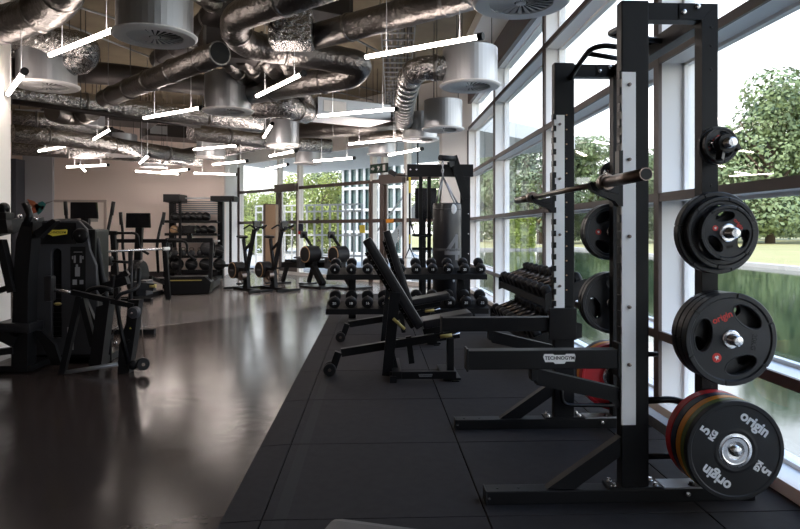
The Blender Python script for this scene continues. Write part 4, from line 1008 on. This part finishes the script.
MB().ball((.07, -Rb*.93, .34), .022, (1, .3, 1)).build('round_badge', M['white'], bag)
# hanging straps with yellow bands
st = Q(409.5, 176, 9.9)
t = thing('suspension_trainer', 'black and yellow hanging strap trainer at the left end of the bag frame beam', 'strap trainer', (st.x, pc.y-.08, 0))
m_ = MB(t.location)
m_.bar((st.x, pc.y-.08, 2.06), (st.x, pc.y-.08, 1.35), .03, .012, up=(0, 1, 0)).build('strap', M['black2'], t)
MB(t.location).bar((st.x, pc.y-.09, 2.1), (st.x, pc.y-.09, 1.86), .035, .014, up=(0, 1, 0)).bar((st.x, pc.y-.09, 1.22), (st.x, pc.y-.09, 1.08), .03, .014, up=(0, 1, 0)).build('yellow_webbing', M['yellow'], t)
MB(t.location).bar((st.x, pc.y-.08, 1.35), (st.x, pc.y-.08, 1.0), .025, .012, up=(0, 1, 0)).tube([(st.x, pc.y-.08, 1.02), (st.x-.07, pc.y-.08, .86), (st.x+.07, pc.y-.08, .86), (st.x, pc.y-.08, 1.02)], .010, 8).tube([(st.x, pc.y-.08, 1.45), (st.x+.08, pc.y-.08, 1.20), (st.x+.3, pc.y-.08, 1.19)], .014, 8).build('handle_loop', M['black2'], t)
# dark screen
a, b = Q(415, 188, 11.2), Q(434, 219, 11.2)
t = thing('wall_screen', 'dark flat screen standing behind the posts of the bag frame', 'screen', ((a.x+b.x)/2, a.y, 0))
MB(t.location).box((a.x, a.y, b.z), (b.x+.05, a.y+.05, a.z), .006).build('panel', M['screen'], t)
MB(t.location).box(((a.x+b.x)/2-.03, a.y+.05, 0), ((a.x+b.x)/2+.03, a.y+.11, a.z-.1)).box(((a.x+b.x)/2-.3, a.y-.2, 0), ((a.x+b.x)/2+.3, a.y+.3, .03)).build('stand', M['black'], t)
# exit sign above the glazed door
s_ = (gline(377)+gline(395))/2; c = A0+dirv*s_+nrm*.22
t = thing('exit_sign', 'dark green exit sign with white running figure above the right glazed door', 'exit sign', (c.x, c.y, 2.66), math.atan2(dirv.y, dirv.x))
MB().box((-.31, -.02, 0), (.31, .02, .22), .004).build('sign_box', M['black2'], t)
for k, (nm, pts) in enumerate([('arrow', [(-.06, .02), (0, .02), (0, .05), (.07, 0), (0, -.05), (0, -.02), (-.06, -.02)]), ('figure', [(-.03, -.08), (0, -.01), (-.04, .03), (-.01, .06), (.04, .03), (.07, .05), (.05, 0), (.02, -.01), (.05, -.08), (.02, -.03)]), ('door_mark', [(-.04, -.07), (-.04, .07), (.05, .07), (.05, -.07)])]):
    x = -.2+k*.2
    MB().box((x-.09, -.026, .02), (x+.09, -.0205, .20)).build('green_panel', M['exitg'], t)
    flat(nm, [pts], .001, FACE(x, -.028, .11), M['diffw'], t)
# small wall notices
for px, py, w_, h_, mt, lab in [(286.5, 228.5, .12, .20, 'gold', 'small amber notice on the left glazed door'), (293.5, 228, .10, .14, 'tan', 'small brown notice beside the amber one on the left glazed door post'), (302, 229, .22, .30, 'navy', 'dark blue and red notice on the glazing right of the left door'), (391, 221, .26, .09, 'orangeg', 'orange sticker on the mid rail of the right glazed door'), (363.5, 229, .2, .2, 'yellow', 'blue and yellow notice on the glazing left of the exit door post')]:
    s_ = gline(px); c = A0+dirv*s_+nrm*.04; dd = c.x*math.sin(YAW)+c.y*math.cos(YAW); z = EYE-(py-230)/F*dd
    o = MB(); o.box((-w_/2, -.008, -h_/2), (w_/2, .008, h_/2)); o = o.build('notice', M[mt]); o.location = (c.x, c.y, z); o.rotation_euler = (0, 0, math.atan2(dirv.y, dirv.x)); tag(o, lab, 'notice')
    if mt == 'navy': MB().box((-w_/2, -.011, -h_/2), (w_/2, -.009, -h_*.2)).build('red_band', M['redp'], o)
# projector arm above exit sign (dark bar)
a, b = Q(389, 171, 13.2), Q(396, 175, 13.2)
t = thing('security_camera', 'small black camera on a thin arm just above the exit sign', 'camera', tuple(b))
MB(b).bar(a, b, .09, .10).build('housing', M['black'], t)
MB(b).tube([b, b+V((.25, 0, -.02)), b+V((.45, 0, 0)), V((b.x+.45, b.y, 4.62))], .015, 8).build('arm', M['black'], t)
# boxes and boards by the bikes
p = depth(269, 280, 16.6)
t = thing('storage_locker', 'tall wood-faced locker with a dark side behind the two bikes', 'locker', (p.x, p.y, 0))
MB(t.location).box((p.x-.09, p.y, 0), (p.x+.17, p.y+.5, 2.0-.05), .005).build('carcass', M['wood'], t)
MB(t.location).box((p.x-.15, p.y-.004, 0), (p.x-.09, p.y+.5, 1.97), .003).box((p.x-.12, p.y, 1.951), (p.x+.17, p.y+.5, 1.97)).build('dark_frame', M['brown_and_shade'], t)

# ================================================================ BIKES AND ROWERS
def exercise_bike(label, px, d, ry=0):
    p = depth(px, 280, d); t = thing('exercise_bike', label, 'exercise bike', (p.x, p.y, 0), ry, 'bikes in front of the back glazing')
    # local X to the right; flywheel at -X
    MB().bar((-.45, 0, .03), (.75, 0, .03), .08, .05).bar((-.42, -.25, .03), (-.42, .25, .03), .06, .05).bar((.70, -.28, .03), (.70, .28, .03), .06, .05).build('base_frame', M['black'], t)
    MB().prism([(.02, -.04, .05), (.22, -.04, .05), (.16, -.04, .5), (.08, -.04, .5)], (0, .08, 0)).build('pedestal', M['black'], t)
    fw = MB().lathe([(0, -.11), (.165, -.11), (.178, -.09), (.178, .14), (.16, .16), (0, .16)], (-.30, -.02, .42), (0, 1, 0), 36).build('flywheel_housing', M['rubber'], t)
    MB().lathe([(.155, -.113), (.172, -.112), (.172, -.10), (.155, -.10)], (-.30, -.02, .42), (0, 1, 0), 36).build('tan_ring', M['tan'], fw)
    MB().box((-.38, -.1345, .40), (-.22, -.131, .44)).build('white_logo', M['bagp'], fw)
    MB().bar((.12, 0, .42), (-.12, 0, .42), .10, .12).bar((.12, 0, .45), (-.02, 0, 1.10), .05, .07).bar((.14, 0, .44), (.44, 0, 1.30), .06, .08).bar((.0, 0, .84), (.30, 0, 1.02), .04, .05).build('main_frame', M['black'], t)
    sd_ = MB().ball((-.05, 0, 1.14), .13, (1.2, .7, .3)).ball((-.14, 0, 1.15), .09, (1, 1.1, .35)).build('saddle', M['pad'], t)
    MB().tube(rnd([(.40, -.22, 1.32), (.62, -.2, 1.40), (.50, 0, 1.30), (.62, .2, 1.40), (.40, .22, 1.32)], .06), .018, 8).bar((.42, 0, 1.26), (.60, 0, 1.32), .05, .05).build('handlebar', M['black2'], t)
    MB().box((.50, -.08, 1.34), (.56, .08, 1.48), .02).build('console', M['screen'], t)
    c = MB().lathe([(0, -.06), (.10, -.06), (.10, .04), (0, .04)], (.10, -.08, .32), (0, 1, 0), 20).bar((.10, -.15, .32), (.22, -.15, .18), .02, .03).bar((.10, .10, .32), (-.02, .10, .46), .02, .03).build('crank', M['dsteel'], t)
    MB().box((.17, -.27, .15), (.28, -.16, .18)).box((-.08, .11, .44), (.03, .22, .47)).build('pedal', M['black'], c)
    return t
exercise_bike('black exercise bike farthest left in front of the glazing, by the ball rack', 244, 13.7, math.radians(-50))
exercise_bike('second black exercise bike, in front of the wood-faced locker', 271, 13.9, math.radians(-50))
def rower(label, px, d):
    p = depth(px, 285, d); t = thing('rowing_machine', label, 'rowing machine', (p.x, p.y, 0), math.radians(-48), 'rowing machines in front of the back glazing')
    fh = MB().lathe([(0, -.20), (.18, -.20), (.192, -.18), (.192, .12), (.18, .14), (0, .14)], (0, 0, .74), (0, 1, 0), 36).build('flywheel_drum', M['rubber'], t)
    MB().lathe([(.165, -.204), (.184, -.203), (.184, -.19), (.165, -.19)], (0, 0, .74), (0, 1, 0), 36).build('tan_ring', M['tan'], fh)
    MB().bar((-1.15, 0, .46), (.12, 0, .50), .13, .13).bar((-.35, 0, .52), (-.08, 0, .66), .14, .12).build('rail', M['black'], t)
    MB().bar((.05, 0, .46), (.42, 0, .06), .12, .13).bar((-1.0, 0, .42), (-1.18, 0, .04), .06, .10).build('leg', M['black'], t)
    MB().box((-.05, -.32, 0), (.75, .32, .05), .01).box((-1.30, -.2, 0), (-1.10, .2, .04), .01).build('foot', M['black2'], t)
    MB().box((-.85, -.17, .53), (-.58, .17, .60), .02).build('seat', M['pad'], t)
    m_ = MB().bar((.02, 0, .88), (-.30, 0, 1.18), .04, .05).build('console_arm', M['black'], t)
    MB().box((-.34, -.09, 1.10), (-.29, .09, 1.26), .015).build('console', M['screen'], m_)
    MB().tube([(-.35, -.25, .66), (-.35, .25, .66)], .02, 10).box((-.26, -.24, .42), (-.12, -.10, .66), .01).box((-.26, .10, .42), (-.12, .24, .66), .01).build('footrest', M['grey_dark'], t)
    return t
rower('black rowing machine with a tan-ringed drum, the left one of the two', 312, 14.6)
rower('black rowing machine with a tan-ringed drum, nearer the benches', 340, 14.4)
# bars of benches left of the racks: low sled frame behind
p = depth(385, 262, 12.2)

# ================================================================ BALL RACK AGAINST THE PALE WALL
bd = 17.2; xa, xb = depth(167, 250, bd).x, depth(219, 250, bd).x; yb_ = depth(200, 250, bd).y
t = thing('storage_rack', 'tall black ball rack standing against the pale wall left of the glazing', 'storage rack', ((xa+xb)/2, yb_, 0)); LR = t.location.copy()
def B_(): return MB(LR)
for x in (xa+.1, xb-.0): B_().box((x-.07, yb_+.1, 0), (x+.07, yb_+.3, 2.2), .005).box((x-.05, yb_-.5, 0), (x+.05, yb_+.3, .07)).build('upright', M['black'], t)
B_().box((xa+.10, yb_-.6, 2.02), (xa+.52, yb_+.1, 2.22), .01).build('left_bracket', M['black'], t)
B_().box((xb-.10, yb_-.55, 2.05), (depth(238, 200, bd).x, yb_+.1, 2.18), .01).build('right_bracket', M['black'], t)
B_().box((xa+.52, yb_-.1, 2.12), (depth(230, 200, bd).x-.2, yb_-.02, 2.16)).build('hanging_rail', M['galv'], t)
q = depth(230.5, 230, bd-.5); B_().box((q.x-.03, q.y-.03, .35), (q.x+.03, q.y+.03, 2.1)).box((xb, q.y-.03, .33), (q.x+.1, q.y+.03, .40)).build('side_post', M['black'], t)
q2 = depth(180, 230, bd-.5); B_().box((q2.x-.03, q2.y-.03, .1), (q2.x+.03, q2.y+.03, 2.05)).build('side_post', M['black'], t)
m_ = B_()
for k in range(7): m_.box((xa+.17, yb_+.27, 1.72+k*.055), (xb-.07, yb_+.29, 1.75+k*.055))
m_.build('slat_panel', M['trim'], t)
shelfz = [1.48, 1.14, .55, .17]
for z in shelfz: B_().box((xa+.03, yb_-.25, z), (xb, yb_+.25, z+.035), .003).box((xa+.03, yb_-.26, z), (xb, yb_-.25, z+.07)).build('shelf', M['black'], t)
B_().box((xa+.03, yb_-.12, .98), (xb, yb_+.2, 1.02)).build('white_shelf', M['diffw'], t)
mats_b = [M['rubber'], M['black2'], M['grey_dark'], M['navy']]
wd_ = ['leftmost', 'second', 'third', 'fourth', 'fifth', 'sixth', 'rightmost']
def ball_at(x, z, r, m__, lab, grp, nm='medicine_ball'):
    o = MB((x, yb_-.04, z+r)).ball((x, yb_-.04, z+r), r, (1, 1, 1), 20).build(nm, m__)
    MB((x, yb_-.04, z+r)).lathe([(r*.995, -.012), (r*1.012, 0), (r*.995, .012)], (x, yb_-.04, z+r), (.3, .2, 1), 20).build('seam', M['padgrey'], o)
    return tag(o, lab, 'ball', grp)
n1 = 6
for k in range(n1): ball_at(xa+.24+k*(xb-xa-.42)/n1, 1.517, .125, mats_b[k % 2], 'black medicine ball, %s on the top shelf of the ball rack' % wd_[k], 'balls on the top shelf')
for k in range(6): ball_at(xa+.22+k*(xb-xa-.30)/5.6, 1.177, .12, [M['tan'], M['rubber'], M['navy'], M['rubber'], M['rubber'], M['black2']][k], '%s ball, %s on the second shelf of the ball rack' % (['tan', 'black', 'navy', 'black', 'black', 'black'][k], wd_[k]), 'balls on the second shelf')
def kettlebell(x, z, r, lab):
    o = thing('kettlebell', lab, 'kettlebell', (x, yb_-.05, z), 0, 'kettlebells on the ball rack')
    MB().lathe([(0, 0), (r*.6, 0), (r*.98, r*.7), (r, r), (r*.85, r*1.6), (r*.3, r*1.95), (0, r*2)], (0, 0, 0), (0, 0, 1), 20, True).build('bell', M['grey_dark'], o)
    MB().tube(rnd([(-r*.5, 0, r*1.7), (-r*.62, 0, r*2.7), (r*.62, 0, r*2.7), (r*.5, 0, r*1.7)], r*.4), r*.17, 10).build('handle', M['dsteel'], o)
for k in range(4): kettlebell(xa+.24+k*.22, .587, .085, 'dark kettlebell, %s on the third shelf of the ball rack' % wd_[k])
ball_at(xb-.28, .587, .21, M['grey_dark'], 'large dark ball at the right end of the third shelf of the ball rack', 'big balls', 'medicine_ball')
ball_at(xb-.02, .587, .16, M['rubber'], 'black ball overhanging the right end of the third shelf of the ball rack', 'big balls', 'medicine_ball')
for k in range(4): ball_at(xa+.30+k*.37, .207, .165, M['rubber'], 'black slam ball, %s on the lowest shelf of the ball rack' % wd_[k], 'slam balls on the lowest shelf', 'slam_ball')

# ================================================================ CARDIO MACHINES ON THE LEFT
def treadmill(label, px, d, rz, flip=1):
    p = depth(px, 290, d); t = thing('treadmill', label, 'treadmill', (p.x, p.y, 0), rz, 'treadmills on the left')
    MB().prism([(-.42, -.5, .02), (-.42, -.5, .22), (-.30, -.5, .36), (.36, -.5, .36), (.48, -.5, .25), (.44, -.5, .02)], (0, .5, 0)).build('motor_hood', M['black'], t)
    MB().box((-.36, -.503, .28), (.30, -.5, .30)).build('light_line', M['gold'], t)
    MB().box((-.40, 0, .05), (.44, 1.5, .20), .01).build('deck', M['black'], t)
    MB().box((-.27, .02, .201), (.30, 1.45, .21)).build('running_belt', M['rubber'], t)
    for x in (-.46, .42):
        u_ = MB().bar((x, -.2, .1), (x+.02, -.02, 1.08), .07, .12, up=(0, 1, 0)).build('upright', M['black'], t)
        MB().tube(rnd([(x, -.02, 1.06), (x, .5, 1.02), (x, .55, .82), (x, .2, .70)], .12), .022, 10).build('handrail', M['black2'], u_)
    c = MB().bar((-.46, -.05, 1.08), (.46, -.05, 1.08), .16, .09).build('crossbar', M['black'], t)
    MB().bar((0, -.05, 1.1), (0, -.1, 1.28), .1, .06).box((-.13, -.15, 1.22), (.13, -.10, 1.38), .015).build('console', M['screen'], t)
    return t
treadmill('black treadmill with a square motor hood, seen end on in front of the ball rack', 190, 13.2, math.radians(7))
def cross_trainer(label, px, d, rz, hz=1.48):
    p = depth(px, 290, d); t = thing('cross_trainer', label, 'cross trainer', (p.x, p.y, 0), rz, 'console machines on the left')
    MB().box((-.07, -.55, 0), (.07, 1.0, .09), .01).box((-.33, -.5, 0), (.33, -.38, .07), .01).box((-.33, .85, 0), (.33, .97, .07), .01).build('base', M['black'], t)
    MB().lathe([(0, -.10), (.30, -.10), (.33, -.06), (.33, .06), (.30, .10), (0, .10)], (0, -.2, .42), (1, 0, 0), 32).build('flywheel_housing', M['black2'], t)
    MB().bar((0, -.28, .08), (0, -.12, hz-.12), .12, .10, up=(0, 1, 0)).build('mast', M['black2'], t)
    c = MB().bar((0, -.12, hz-.20), (0, -.14, hz-.1), .10, .05).prism([(-.24, -.10, hz-.12), (-.21, -.16, hz+.15), (.21, -.16, hz+.15), (.20, -.10, hz-.12)], (0, -.05, 0)).build('console', M['screen'], t)
    MB().box((-.07, -.175, hz-.03), (.07, -.168, hz-.005)).build('logo_bar', M['bagp'], c) if False else None
    for s_ in (-1, 1):
        a_ = MB().tube(rnd([(s_*.30, .0, .50), (s_*.31, -.12, 1.0), (s_*.33, -.05, 1.25), (s_*.40, .02, hz+.16)], .15), .026, 10).build('moving_arm', M['black2'], t)
        MB().tube([(s_*.375, -.005, hz-.06), (s_*.40, .02, hz+.17)], .032, 10).build('rubber_grip', M['rubber'], a_)
        MB().bar((s_*.22, -.2, .42), (s_*.22, .75, .22), .06, .05).box((s_*.22-.10, .25, .33), (s_*.22+.10, .62, .37), .01).build('foot_pedal', M['black'], t)
    MB().bar((-.50, -.10, hz-.36), (.50, -.10, hz-.36), .07, .07).tube(rnd([(.50, -.10, hz-.36), (.85, -.10, hz-.36), (.85, -.05, hz-.62), (1.0, -.02, hz-.72)], .1), .022, 10).build('front_bar', M['black'], t)
    for s_ in (-1, 1): MB().bar((s_*.52, -.1, .0), (s_*.44, -.1, hz-.36), .08, .08).build('side_post', M['black'], t)
    return t
cross_trainer('black cross trainer with two upright arms, right of the door in the pale wall', 142, 11.9, 0, 1.45)
cross_trainer('black cross trainer whose console rises behind the round-topped weight machine', 89, 10.8, 0, 1.60)

# ---------------------------------------------------------------- selectorised weight machine
p = depth(62, 365, 6.25)
t = thing('weight_machine', 'black round-topped weight stack machine with a yellow maker plate, second from the left edge', 'weight machine', (p.x, p.y, 0), math.radians(3)); wmch = t
hw = .42
# outer hoop frame
MB().tube(rnd([(-hw, 0, 0), (-hw+.03, 0, .75), (-hw+.11, 0, 1.24), (-hw+.30, 0, 1.37), (hw-.22, 0, 1.37), (hw-.10, 0, 1.22), (hw, 0, .55), (hw+.02, 0, 0)], .16, 8), .032, 14).build('hoop_frame', M['black'], t)
# front cover with a tall slot, rounded shoulders
prof = [(-.33, .10), (-.33, .93), (-.22, .93), (-.22, 1.16), (-.20, 1.30), (-.12, 1.375), (.20, 1.375), (.27, 1.30), (.30, 1.10), (.36, .95), (.38, .10)]
slot = [(-.05, .25), (-.05, 1.07)]+[(.0+.05*math.cos(a_), 1.07+.05*math.sin(a_)) for a_ in [PI-i*PI/8 for i in range(1, 8)]]+[(.05, 1.07), (.05, .25)]
flat('front_cover', [prof, slot], .02, FACE(0, -.10, 0), M['grey_dark'], t, .006)
MB().box((-.30, -.07, .05), (.34, .30, 1.30), .03).build('inner_shroud', M['black2'], t)
MB().box((-.20, -.129, 1.155), (.185, -.1265, 1.36), .001).build('head_panel', M['black2'], t)
pl = flat('maker_plate', [[(-.105, .020), (-.09, .036), (-.03, .026), (.03, .026), (.09, .032), (.105, .024), (.10, -.014), (.03, -.026), (-.03, -.034), (-.06, -.018), (-.09, -.014)]], .002, FACE(0.0, -.133, 1.265), M['yellow'], t)
text('TECHNOGYM', .030, FACE(.0, -.1365, 1.267), M['black2'], t, bold=.0003)
k_ = MB().ball((.225, -.13, 1.235), .075, (1, .35, 1)).build('pulley_cover', M['black2'], t)
MB().lathe([(0, .032), (.010, .030), (.012, .0)], (.225, -.135, 1.235), (0, -1, 0), 12).build('pulley_bolt', M['steel'], k_)
lb = MB().box((.13, -.1275, .70), (.27, -.1262, 1.13)).build('instruction_label', M['black2'], t)
m_ = MB().box((.16, -.1285, 1.075), (.24, -.1277, 1.082))
m_.b  # pictograms
for x, z, w_, h_ in ((.20, .86, .018, .07), (.255, .86, .018, .07), (.18, .875, .012, .03), (.275, .875, .012, .03), (.225, .74, .045, .09), (.22, .79, .02, .04), (.20, .64, .04, .05), (.262, .64, .035, .04)): m_.box((x-w_/2-.03, -.1285, z-h_/2+.15), (x+w_/2-.03, -.1277, z+h_/2+.15))
m_.build('pictograms', mat('pictogram_grey', (.25, .25, .26), .6), lb)
MB().box((.10, -.127, .14), (.16, -.1262, .36)).build('grey_card', mat('card_grey', (.3, .3, .3), .6), t)
m_ = MB()
for k in range(14): m_.box((-.055, -.085, .14+k*.045), (.055, -.072, .18+k*.045), .002)
m_.build('weight_stack', M['black'], t)
MB().ball((.02, -.14, .585), .028, (1.3, .8, .6)).build('selector_pin', M['gold'], t)
MB().box((-.44, -.35, 0), (-.36, .45, .07), .01).box((.36, -.30, 0), (.46, .45, .07), .01).box((-.44, .3, 0), (.44, .4, .07), .01).build('base_frame', M['black'], t)
sp_ = MB().prism([(.0, -.40, .22), (.08, -.40, .05), (.16, -.40, .05), (.10, -.40, .24), (-.02, -.40, .37), (-.28, -.40, .385), (-.28, -.40, .36), (-.08, -.40, .34)], (0, .05, 0)).build('seat_post', M['black'], t)
MB().bar((-.36, -.38, .425), (-.06, -.38, .405), .30, .085, bev=.035).build('seat', M['pad'], t)
MB().box((-.33, -.46, .355), (-.19, -.44, .368)).build('orange_lever', M['orangeg'], sp_)
MB().box((-.13, -.42, .95), (-.05, -.30, 1.27)).build('chest_pad_stem', M['black'], t) if False else None

# ---------------------------------------------------------------- cable machine with arms in front of it
p = depth(100, 375, 5.75)
t = thing('leg_machine', 'low black machine with slanting tubes, round pulley cover and floor wheel before the weight machine', 'weight machine', (p.x, p.y, 0))
D0 = 5.75
def K(px, py, d=D0): return depth(px, py, d)-V((p.x, p.y, 0))
MB().bar(K(80, 296), K(62, 375), .05, .06, up=(0, 1, 0)).bar(K(82, 298), K(94, 346), .05, .06, up=(0, 1, 0)).build('a_frame', M['black'], t)
MB().tube([K(55, 290), K(73, 292.5)], .017, 12).build('chrome_tube', M['steel'], t)
MB().bar(K(72, 292), K(134, 306), .05, .045).build('top_tube', M['black'], t)
cp = MB().bar(K(50, 290)+V((0, 0, .13)), K(50, 290)-V((0, 0, .10)), .09, .07, up=(1, 0, 0), bev=.03).build('end_pad', M['pad'], t)
MB().tube([K(62, 373), K(118, 364)], .018, 10).build('floor_tube', M['trim'], t)
MB().prism([K(106, 304)+V((0, -.06, 0)), K(112, 300)+V((0, -.06, 0)), K(104, 363)+V((0, -.06, 0)), K(92, 363)+V((0, -.06, 0)), K(99, 306)+V((0, -.06, 0))], (0, .14, 0)).build('shin_column', M['black2'], t)
MB().prism([K(128, 300), K(139, 300), K(134, 340), K(128, 378), K(117, 378), K(119, 345), K(126, 322)], (0, .12, 0)).build('pulley_column', M['black'], t)
pc_ = MB().lathe([(0, .05), (.045, .045), (.053, .02), (.053, -.03), (0, -.03)], K(135.5, 312)+V((0, -.03, 0)), (0, -1, 0), 28).build('pulley_cover', M['grey_dark'], t)
MB().lathe([(0, .062), (.010, .06), (.012, .045)], K(135.5, 312)+V((0, -.03, 0)), (0, -1, 0), 12).build('pulley_bolt', M['steel'], pc_)
MB().tube(rnd([K(139, 268, 5.9), K(139, 285, 5.9), K(134, 290, 5.8), K(120, 294), K(116, 300), K(121, 330), K(129, 364)], .07), .018, 12).build('curved_arm', M['black'], t)
whl = MB().lathe([(0, -.025), (.05, -.025), (.058, -.015), (.058, .015), (.05, .025), (0, .025)], K(143, 364), (.5, -1, 0), 28).build('floor_wheel', M['rubber'], t)
MB().lathe([(0, -.03), (.015, -.03), (.015, .03), (0, .03)], K(143, 364), (.5, -1, 0), 12).build('wheel_hub', M['dsteel'], whl)
MB().ball(K(133, 365), .045, (1, 1, 1)).tube([K(133, 364), K(142, 362)], .012, 8).build('roller', M['black'], t)
MB().tube([K(140, 308), K(145, 358)], .004, 6).build('cable', M['dsteel'], t)
MB().tube([K(111, 334, 5.9), K(119, 326, 5.9)], .008, 8).ball(K(115, 343, 5.9), .02).build('link_rod', M['steel'], t)
MB().tube(rnd([K(84, 300, 5.9), K(88, 290, 5.9), K(100, 287, 5.9), K(112, 290, 5.9)], .05), .022, 10).bar(K(84, 298, 5.9), K(100, 335, 5.9), .04, .05, up=(0, 1, 0)).build('rear_arm', M['black'], t)
MB().bar(K(111, 293, 6.0), K(113, 275, 6.0), .035, .035).bar(K(100, 292, 6.1), K(128, 272, 6.1), .05, .06).bar(K(104, 287, 6.1), K(128, 280, 6.1), .08, .08).build('lever', M['black'], t)
MB().box(K(136, 296, 6.1), K(146, 281, 6.1)+V((0, .2, 0)), .01).bar(K(134, 285, 6.1), K(155, 287, 6.1), .07, .07).build('gear_box', M['grey_dark'], t)
MB().tube([K(150, 286, 6.08), K(156, 286, 6.08)], .02, 10).build('gold_cap', M['gold'], t)
tri = flat('warning_mark', [[(-.009, -.008), (.009, -.008), (0, .009)]], .0006, FACE(*(K(130.5, 328)+V((0, -.003, 0)))), M['yellow'], t)
MB().lathe([(0, .012), (.012, .012), (.016, 0)], K(129, 341)+V((0, -.0, 0)), (0, -1, 0), 14).build('knob', M['black2'], t)
# long pale pole across the machines
a, b = depth(95, 252, 7.6), depth(170, 248.5, 8.4)
t = thing('chrome_pole', 'thin pale metal pole lying level across the console machines, behind the round-topped machine', 'pole', tuple(a))
MB(a).tube([a, b], .016, 12).build('rod', M['steel'], t)
MB(a).tube([a.lerp(b, .03), a.lerp(b, .10)], .024, 12).tube([a.lerp(b, .9), a.lerp(b, .99)], .022, 12).build('sleeve', M['strip'], t)
q = a.lerp(b, .45); MB(a).tube([q, V((q.x, q.y, .03))], .028, 12).tube([a.lerp(b, .02), V((a.x, a.y, .03))], .025, 12).bar((q.x-.3, q.y, .03), (q.x+.3, q.y, .03), .08, .06).bar((a.x-.2, a.y, .03), (a.x+.2, a.y, .03), .08, .06).build('stand', M['black'], t)
MB(a).lathe([(0, -.11), (.055, -.11), (.06, -.08), (.06, .05), (.04, .06), (0, .06)], q+V((-.28, 0, -.13)), (1, 0, 0), 18).tube([q+V((-.28, 0, -.13)), q+V((0, 0, -.15))], .018, 8).build('roller', M['black2'], t)

# ---------------------------------------------------------------- machine cut by the left edge
p = depth(8, 350, 6.9)
t = thing('multi_press_machine', 'dark machine cut by the left edge of the photograph, with knobs and levers on top', 'weight machine', (p.x, p.y, 0)); D0 = 6.9
MB().bar(K(-30, 236), K(40, 222, 6.7), .10, .10).bar(K(-30, 224), K(36, 221, 6.6), .07, .07).build('top_frame', M['black'], t)
MB().prism([K(22, 222), K(33, 222), K(28, 280), K(27, 372), K(11, 372), K(13, 280), K(16, 240)], (0, .16, 0)).build('front_column', M['black'], t)
MB().bar(K(1, 240), K(13, 292), .06, .09, up=(0, 1, 0)).bar(K(-30, 300), K(14, 286), .05, .05).bar(K(-20, 322), K(16, 341), .09, .10).bar(K(-30, 356), K(14, 350), .06, .06).build('brace', M['black'], t)
MB().tube(rnd([K(26, 225), K(30, 215), K(25, 203)], .03), .032, 10).ball(K(4, 208), .05).bar(K(3, 210), K(6, 234), .08, .08).bar(K(2, 216), K(10, 216), .12, .06).build('lever', M['black2'], t)
MB().lathe([(0, -.05), (.05, -.05), (.05, .05), (0, .05)], K(18, 228, 6.6), (0, 1, 0), 16).lathe([(0, -.05), (.045, -.05), (.045, .05), (0, .05)], K(30, 229, 6.6), (0, 1, 0), 16).build('pulley', M['black2'], t)
m_ = MB()
for px, py in ((20, 216), (30, 215), (3, 222), (12, 225), (36, 219)): m_.ball(K(px, py, 6.55), .022)
m_.build('chrome_knob', M['chrome'], t)
MB().box(K(-10, 372), K(30, 366)+V((0, .5, 0)), .01).build('base_frame', M['black'], t)
MB().prism([K(33, 232), K(52, 219), K(56, 221), K(38, 238)], (0, .1, 0)).build('shoulder_cover', M['black'], t)
